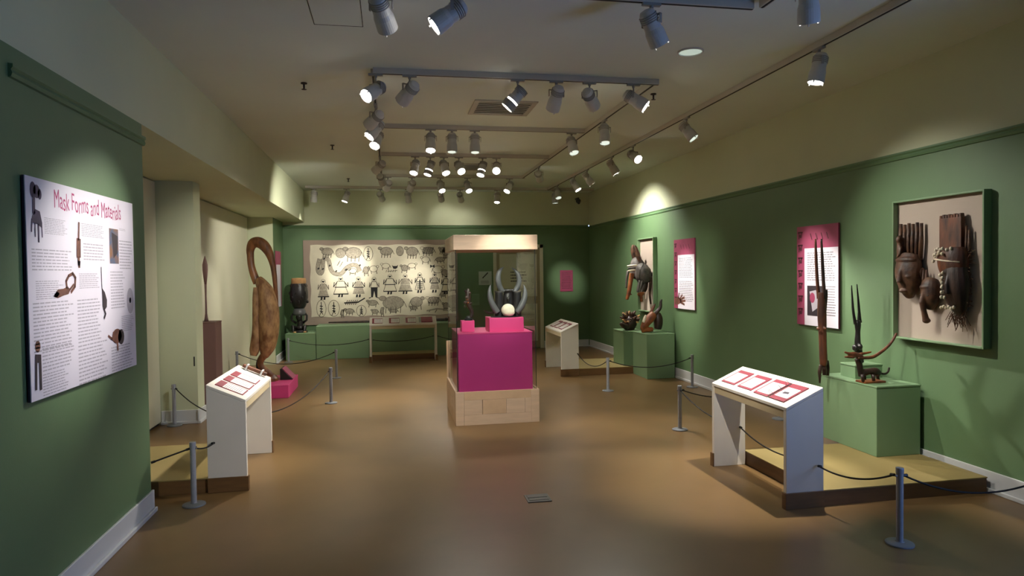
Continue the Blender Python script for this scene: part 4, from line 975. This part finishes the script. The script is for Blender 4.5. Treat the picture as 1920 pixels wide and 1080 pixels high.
# ------------------------------------------------------------------ ceiling: tracks, spotlights, vents, sprinklers
TB = ZC - .045
def track(label, a, b):
    a, b = Vector(a), Vector(b); m = (a + b) / 2
    t = thing('lighting_track', label, 'lighting track', (m.x, m.y, ZC), 0, 'ceiling lighting tracks')
    w = .018
    if abs(a.x - b.x) > abs(a.y - b.y):
        B((min(a.x, b.x), a.y - w, TB), (max(a.x, b.x), a.y + w, ZC)).build('rail', 'track white', t, bevel=.002)
        B((min(a.x, b.x), a.y - .008, TB - .001), (max(a.x, b.x), a.y + .008, TB + .001)).build('slot', 'slot dark', t)
    else:
        B((a.x - w, min(a.y, b.y), TB), (a.x + w, max(a.y, b.y), ZC)).build('rail', 'track white', t, bevel=.002)
        B((a.x - .008, min(a.y, b.y), TB - .001), (a.x + .008, max(a.y, b.y), TB + .001)).build('slot', 'slot dark', t)
XL, XR, XT = -.10, 2.20, 3.00
ROW = {'A': 3.69, 'B': 5.30, 'C': 7.25, 'D': 8.95, 'E': 10.90, 'F': 12.45}
track('cross track cut off by the top edge of the picture', (XL, 3.69, 0), (2.16, 3.69, 0))
track('nearest cross track seen whole, with six spotlights', (XL, 5.30, 0), (2.24, 5.30, 0))
track('second whole cross track from the front, behind the ceiling vent', (XL + .02, 7.25, 0), (2.18, 7.25, 0))
track('third whole cross track from the front', (XL + .02, 8.95, 0), (2.18, 8.95, 0))
track('fourth whole cross track from the front, the farthest of the ladder', (XL + .02, 10.90, 0), (2.24, 10.90, 0))
track('track running along the back wall', (-1.46, 12.45, 0), (3.92, 12.45, 0))
track('long track running along the right wall', (XT, Y0 + .3, 0), (XT, 12.43, 0))
track('side rail joining the cross tracks on their left', (XL, 5.325, 0), (XL, 10.875, 0))
track('near side rail joining the cross tracks on their right', (XR, 2.6, 0), (XR, 3.66, 0))
track('side rail joining the cross tracks on their right', (XR, 5.325, 0), (XR, 10.875, 0))
FIX = {}
def fix_mesh(key, mb, m, smooth=False):
    if key not in FIX:
        o = mb().build(key, m, None, smooth=smooth); FIX[key] = o.data; bpy.data.objects.remove(o)
    return FIX[key]
def m_adapter(): return MB().box((-.014, -.055, -.016), (.014, .055, .0)).lathe([(.012, -.03), (.012, -.014)], n=12)
def m_yoke():
    m = MB().lathe([(.007, -.075), (.007, -.025)], n=10).box((-.066, -.009, -.079), (.066, .009, -.073))
    for sx in (-1, 1): m.box((min(.062 * sx, .066 * sx), -.009, -.128), (max(.062 * sx, .066 * sx), .009, -.073))
    return m
def m_house(): return MB().lathe([(.012, .092), (.036, .086), (.046, .070), (.049, .045), (.049, -.02), (.056, -.045), (.058, -.10), (.058, -.122), (.052, -.122), (.050, -.10), (.02, -.09)], n=28)
def m_house2(): return MB().lathe([(.012, .070), (.034, .064), (.044, .05), (.047, .02), (.047, -.03), (.055, -.034), (.055, -.062), (.02, -.062)], n=28)
def m_snoot(): return MB().lathe([(.057, -.078), (.060, -.080), (.060, -.135), (.053, -.135), (.051, -.10), (.05, -.078)], n=28)
def m_core(): return MB().lathe([(.049, -.0775), (.049, -.0625)], n=28)
def m_ribs():
    m = MB()
    for z in (.058, .046, .034, .022): m.lathe([(.0485, z - .003), (.053, z - .002), (.053, z + .002), (.0485, z + .003)], n=24)
    return m
def m_lens(): return MB().lathe([(.050, -.1185), (.030, -.1205), (.004, -.1215)], n=28)
def m_clips():
    m = MB()
    for i in range(3):
        a = 2 * PI * i / 3 + .5; m.tube([(.053 * math.cos(a), .053 * math.sin(a), -.116), (.052 * math.cos(a), .052 * math.sin(a), -.134)], .005, 6)
    return m
def spot(label, x, y, target, power=0.0, ang=34, lens='bulb lit', blend=.85, slot=False, group='white track spotlights', col=None):
    t = thing('track_spotlight', label, 'spotlight', (x, y, TB), 0, group)
    def part(name, me, rot=None, loc=(0, 0, 0)):
        o = bpy.data.objects.new(name, me); C.objects.link(o); o.parent = t; o.location = loc
        if rot is not None: o.rotation_mode = 'QUATERNION'; o.rotation_quaternion = rot
        return o
    piv = Vector((0, 0, -.125)); d = Vector(target) - (Vector((x, y, TB)) + piv)
    rot = d.to_track_quat('-Z', 'Y')
    pan = Quaternion((0, 0, 1), math.atan2(d.y, d.x) - PI / 2)
    along = abs(x - XT) < .01 or abs(x - XL) < .01 or abs(x - XR) < .01
    part('adapter', fix_mesh('adapter', m_adapter, 'fixture grey'), Quaternion((0, 0, 1), 0 if along else PI / 2))
    part('yoke', fix_mesh('yoke', m_yoke, 'fixture grey'), pan)
    if slot:
        part('housing', fix_mesh('slot_housing', m_house2, 'fixture white'), rot, piv)
        part('snoot', fix_mesh('snoot', m_snoot, 'fixture grey'), rot, piv)
        part('lamp_slot', fix_mesh('lamp_slot', m_core, 'bulb lit'), rot, piv)
    else:
        part('housing', fix_mesh('housing', m_house, 'fixture white'), rot, piv)
    part('cooling_ribs', fix_mesh('cooling_ribs', m_ribs, 'fixture grey'), rot, piv)
    part('lens', fix_mesh('lens ' + lens, m_lens, lens), rot, piv)
    part('lens_clips', fix_mesh('lens_clips', m_clips, 'fixture white'), rot, piv)['kind'] = 'stuff'
    if power:
        ld = bpy.data.lights.new('lamp', 'SPOT'); ld.energy = power * LAMP_GAIN; ld.color = col or LAMP
        ld.spot_size = math.radians(ang); ld.spot_blend = blend; ld.shadow_soft_size = .03
        lo = bpy.data.objects.new('lamp', ld); C.objects.link(lo); lo.parent = t
        lo.location = piv + d.normalized() * .145; lo.rotation_mode = 'QUATERNION'; lo.rotation_quaternion = rot
ORD = ['first', 'second', 'third', 'fourth', 'fifth', 'sixth', 'seventh', 'eighth', 'ninth']
def row(name, y, lst):
    n = len(lst)
    for i, a in enumerate(lst):
        w = 'leftmost' if i == 0 else 'rightmost' if i == n - 1 else ORD[i] + ' from the left'
        spot(f'{w} spotlight on the {name}', a[0], y, *a[1:-1], **a[-1])
S = dict
row('cross track cut off by the top picture edge', 3.69, [
 (-.02, (1.06, 6.75, .85), S(power=72, ang=36, blend=.4)),
 (.36, (-1.5, 3.75, 1.6), S(power=28, ang=30, blend=1)),
 (1.52, (3.2, 4.7, .5), S(power=56, ang=44))])
row('nearest whole cross track', 5.30, [
 (-.08, (-1.5, 3.95, 1.66), S(power=54, ang=32, blend=1)),
 (.18, (-1.85, 8.3, 1.1), S(power=42, ang=46, blend=.8)),
 (1.04, (-1.15, 5.75, .5), S(power=80, ang=32, slot=True)),
 (1.36, (1.1, 7.2, 1.1), S(power=50, ang=28)),
 (1.64, (3.95, 8.7, 1.3), S(power=50, ang=28)),
 (2.02, (4.1, 4.3, 1.3), S(power=36, ang=60, blend=1))])
row('second whole cross track', 7.25, [
 (.46, (.3, 6.1, 0), S(power=8, ang=50)),
 (.69, (.62, 6.9, 0), S(lens='bulb soft', power=16, ang=140, blend=1)),
 (.94, (.9, 6.9, 0), S(lens='bulb soft', power=16, ang=140, blend=1)),
 (2.03, (2.4, 5.9, 0), S(power=50, ang=44, lens='bulb soft'))])
row('third whole cross track', 8.95, [
 (.36, (-.3, 7.6, .2), S(power=36, ang=60)),
 (.56, (-.4, 8.4, 0.2), S(power=40, ang=40, slot=True)),
 (.74, (1.3, 7.4, .3), S()),
 (.94, (1.5, 6.9, 1.0), S(power=30, ang=30)),
 (1.26, (.4, 8.0, 0.2), S(slot=True)),
 (1.45, (1.0, 6.6, 1.3), S(power=36, ang=24))])
row('fourth whole cross track', 10.90, [
 (.0, (-.75, 13.1, 1.66), S(power=110, ang=24, blend=1)),
 (.38, (-.3, 13.1, 1.4), S(power=34, ang=56, blend=1)),
 (.84, (1.4, 9.2, .3), S(power=60, ang=70)),
 (1.28, (1.75, 9.2, .5), S()),
 (1.98, (.4, 9.6, .2), S(power=60, ang=70))])
row('back wall track', 12.45, [
 (-1.31, (-1.5, 12.95, .6), S(lens='bulb soft', power=6, ang=100, blend=1)),
 (-.74, (-1.65, 12.0, .2), S(power=26, ang=40)),
 (-.14, (.1, 13.1, 2.55), S(power=1.3, ang=80, blend=1)),
 (.36, (.57, 13.1, 1.45), S(power=9, ang=44, blend=1)),
 (.96, (1.1, 13.1, 2.55), S(power=1.3, ang=80, blend=1)),
 (1.32, (1.5, 13.0, 2.5), S(power=1.3, ang=80, blend=1)),
 (2.02, (1.75, 11.6, .2), S(power=24, ang=50)),
 (3.14, (3.2, 12.3, .5), S(power=1.5, ang=120, lens='bulb soft', blend=.9))])
for i, (y, tg, k) in enumerate([
 (4.26, (2.45, 4.4, .3), S(power=92, ang=42)),
 (6.39, (4.0, 5.6, 1.3), S(power=66, ang=30, lens='bulb soft', blend=.9)),
 (7.90, (3.85, 4.75, .95), S(power=150, ang=20)),
 (8.71, (4.0, 8.55, 1.25), S(power=48, ang=30, blend=.9)),
 (9.86, (4.0, 9.85, 1.75), S(power=40, ang=110, blend=.9)),
 (10.58, (3.99, 9.80, 1.05), S(power=46, ang=15, blend=.7)),
 (11.70, (3.2, 10.4, .2), S(lens='bulb soft', power=10, ang=110, blend=1))]):
    w = 'nearest' if i == 0 else 'farthest' if i == 6 else ORD[i] + ' from the front'
    spot(f'{w} spotlight on the long right wall track', XT, y, tg, **k)
for i, (y, tg, k) in enumerate([
 (6.26, (-2.37, 9.35, 1.35), S(power=90, ang=14, lens='bulb soft', blend=.8)),
 (6.69, (-2.1, 5.7, .5), S(power=40, ang=40)),
 (7.18, (-.9, 5.4, .6), S(power=42, ang=40)),
 (9.02, (-1.7, 11.0, 1.7), S(power=52, ang=84, lens='bulb soft', blend=.9)),
 (10.22, (.57, 13.1, 1.42), S(power=80, ang=16, blend=1))]):
    w = 'nearest' if i == 0 else 'farthest' if i == 4 else ORD[i] + ' from the front'
    spot(f'{w} spotlight on the left side rail', XL, y, tg, **k)
for w, y, tg, k in (('nearest', 3.21, (2.9, 4.2, .5), S(power=9, ang=34)), ('middle', 6.61, (2.1, 5.9, .4), S(lens='bulb soft', power=26, ang=140, blend=1)), ('farthest', 9.68, (3.54, 13.13, 1.34), S(power=70, ang=13, blend=1))):
    spot(f'{w} spotlight on the right side rail', XR, y, tg, **k)

mat('vent dark', (84, 78, 66), .8)
spot('added spotlight on the long right wall track, unseen beside the camera', XT, 1.5, (-1.15, 5.3, .45), power=84, ang=18, blend=.8)  # unseen extra lamp, added to brighten the left podium's near face
def vent(label, x0, x1, y0, y1, n):
    t = thing('ceiling_vent', label, 'vent', ((x0 + x1) / 2, (y0 + y1) / 2, ZC))
    z = ZC - .012; w = .05
    for lo, hi in (((x0, y0), (x1, y0 + w)), ((x0, y1 - w), (x1, y1)), ((x0, y0 + w), (x0 + w, y1 - w)), ((x1 - w, y0 + w), (x1, y1 - w))):
        B((*lo, z), (*hi, ZC)).build('frame_bar', 'vent metal', t, bevel=.003)
    B((x0 + w, y0 + w, ZC - .003), (x1 - w, y1 - w, ZC)).build('dark_opening', 'vent dark', t)
    for i in range(n):
        p = (y1 - y0 - 2 * w) / n; y = y0 + w + p * i
        MB().prism([(y + p * .12, z - .002), (y + p * .82, z + .003), (y + p * .82, z + .006), (y + p * .12, z + .001)], 'x', x0 + w, x1 - w).build('louvre', 'vent metal', t)
vent('square louvred vent on the ceiling behind the nearest cross track', .80, 1.40, 6.13, 6.69, 7)
vent('louvred vent on the ceiling near the back of the room', 1.03, 1.40, 9.75, 10.35, 6)
for x, y, l in ((-.672, 5.794, 'nearest sprinkler head on the left part of the ceiling'), (2.373, 5.732, 'sprinkler head at the right end of the nearest cross track'), (-.667, 8.521, 'middle sprinkler head on the left part of the ceiling'), (-.65, 11.474, 'farthest sprinkler head on the left part of the ceiling')):
    t = thing('sprinkler', l, 'sprinkler', (x, y, ZC), 0, 'ceiling sprinklers')
    MB().lathe([(.026, ZC), (.026, ZC - .008), (.008, ZC - .012), (.007, ZC - .05), (.004, ZC - .052)], (x, y, 0), 14).build('stem', 'dark wood', t)
    MB().lathe([(.02, ZC - .052), (.022, ZC - .055), (.004, ZC - .058)], (x, y, 0), 14).build('deflector', 'dark wood', t)
t = thing('downlight', 'round frosted recessed downlight in the ceiling, top right', 'downlight', (2.19, 4.59, ZC))
MB().lathe([(.095, ZC), (.095, ZC - .006), (.084, ZC - .010), (.082, ZC)], (2.19, 4.59, 0), 36).build('trim_ring', 'fixture white', t)
MB().lathe([(.083, ZC - .003), (.05, ZC - .006), (.002, ZC - .007)], (2.19, 4.59, 0), 36).build('lens', 'downlight lens', t)
t = thing('access_panel', 'flush access panel outline in the ceiling, upper left', 'access panel', (-.29, 4.2, ZC))
for lo, hi in (((-.445, 3.90), (-.139, 3.904)), ((-.445, 4.43), (-.139, 4.434)), ((-.445, 3.90), (-.441, 4.434)), ((-.143, 3.90), (-.139, 4.434))): B((*lo, ZC - .002), (*hi, ZC)).build('joint', 'slot dark', t)
B((-.438, 3.907, ZC - .0015), (-.146, 4.427, ZC)).build('panel', 'ceiling paint', t)
t = thing('floor_vent', 'small dark metal outlet plate set in the floor, centre front', 'floor vent', (.965, 4.41, 0))
mat('outlet metal', (74, 70, 62), .5, metal=.3)
B((.885, 4.335, 0), (1.05, 4.485, .006)).build('plate', 'outlet metal', t, bevel=.002)
for y in (4.36, 4.415): B((.90, y, .006), (1.035, y + .045, .009)).build('lid', 'outlet metal', t, bevel=.001)
t = thing('security_camera', 'small dark dome camera under the ceiling in the far right corner', 'camera', (3.75, 12.98, 2.95))
MB().box((3.735, 12.95, 2.99), (3.765, BY, 3.02)).build('bracket', 'black', t)
MB().ball((3.75, 12.95, 2.95), (.05, .05, .05), 16).build('dome', 'black', t, smooth=True)
MB().tube([(3.75, 12.93, 2.93), (3.735, 12.87, 2.90)], [.03, .026], 12).build('lens_barrel', 'black', t)
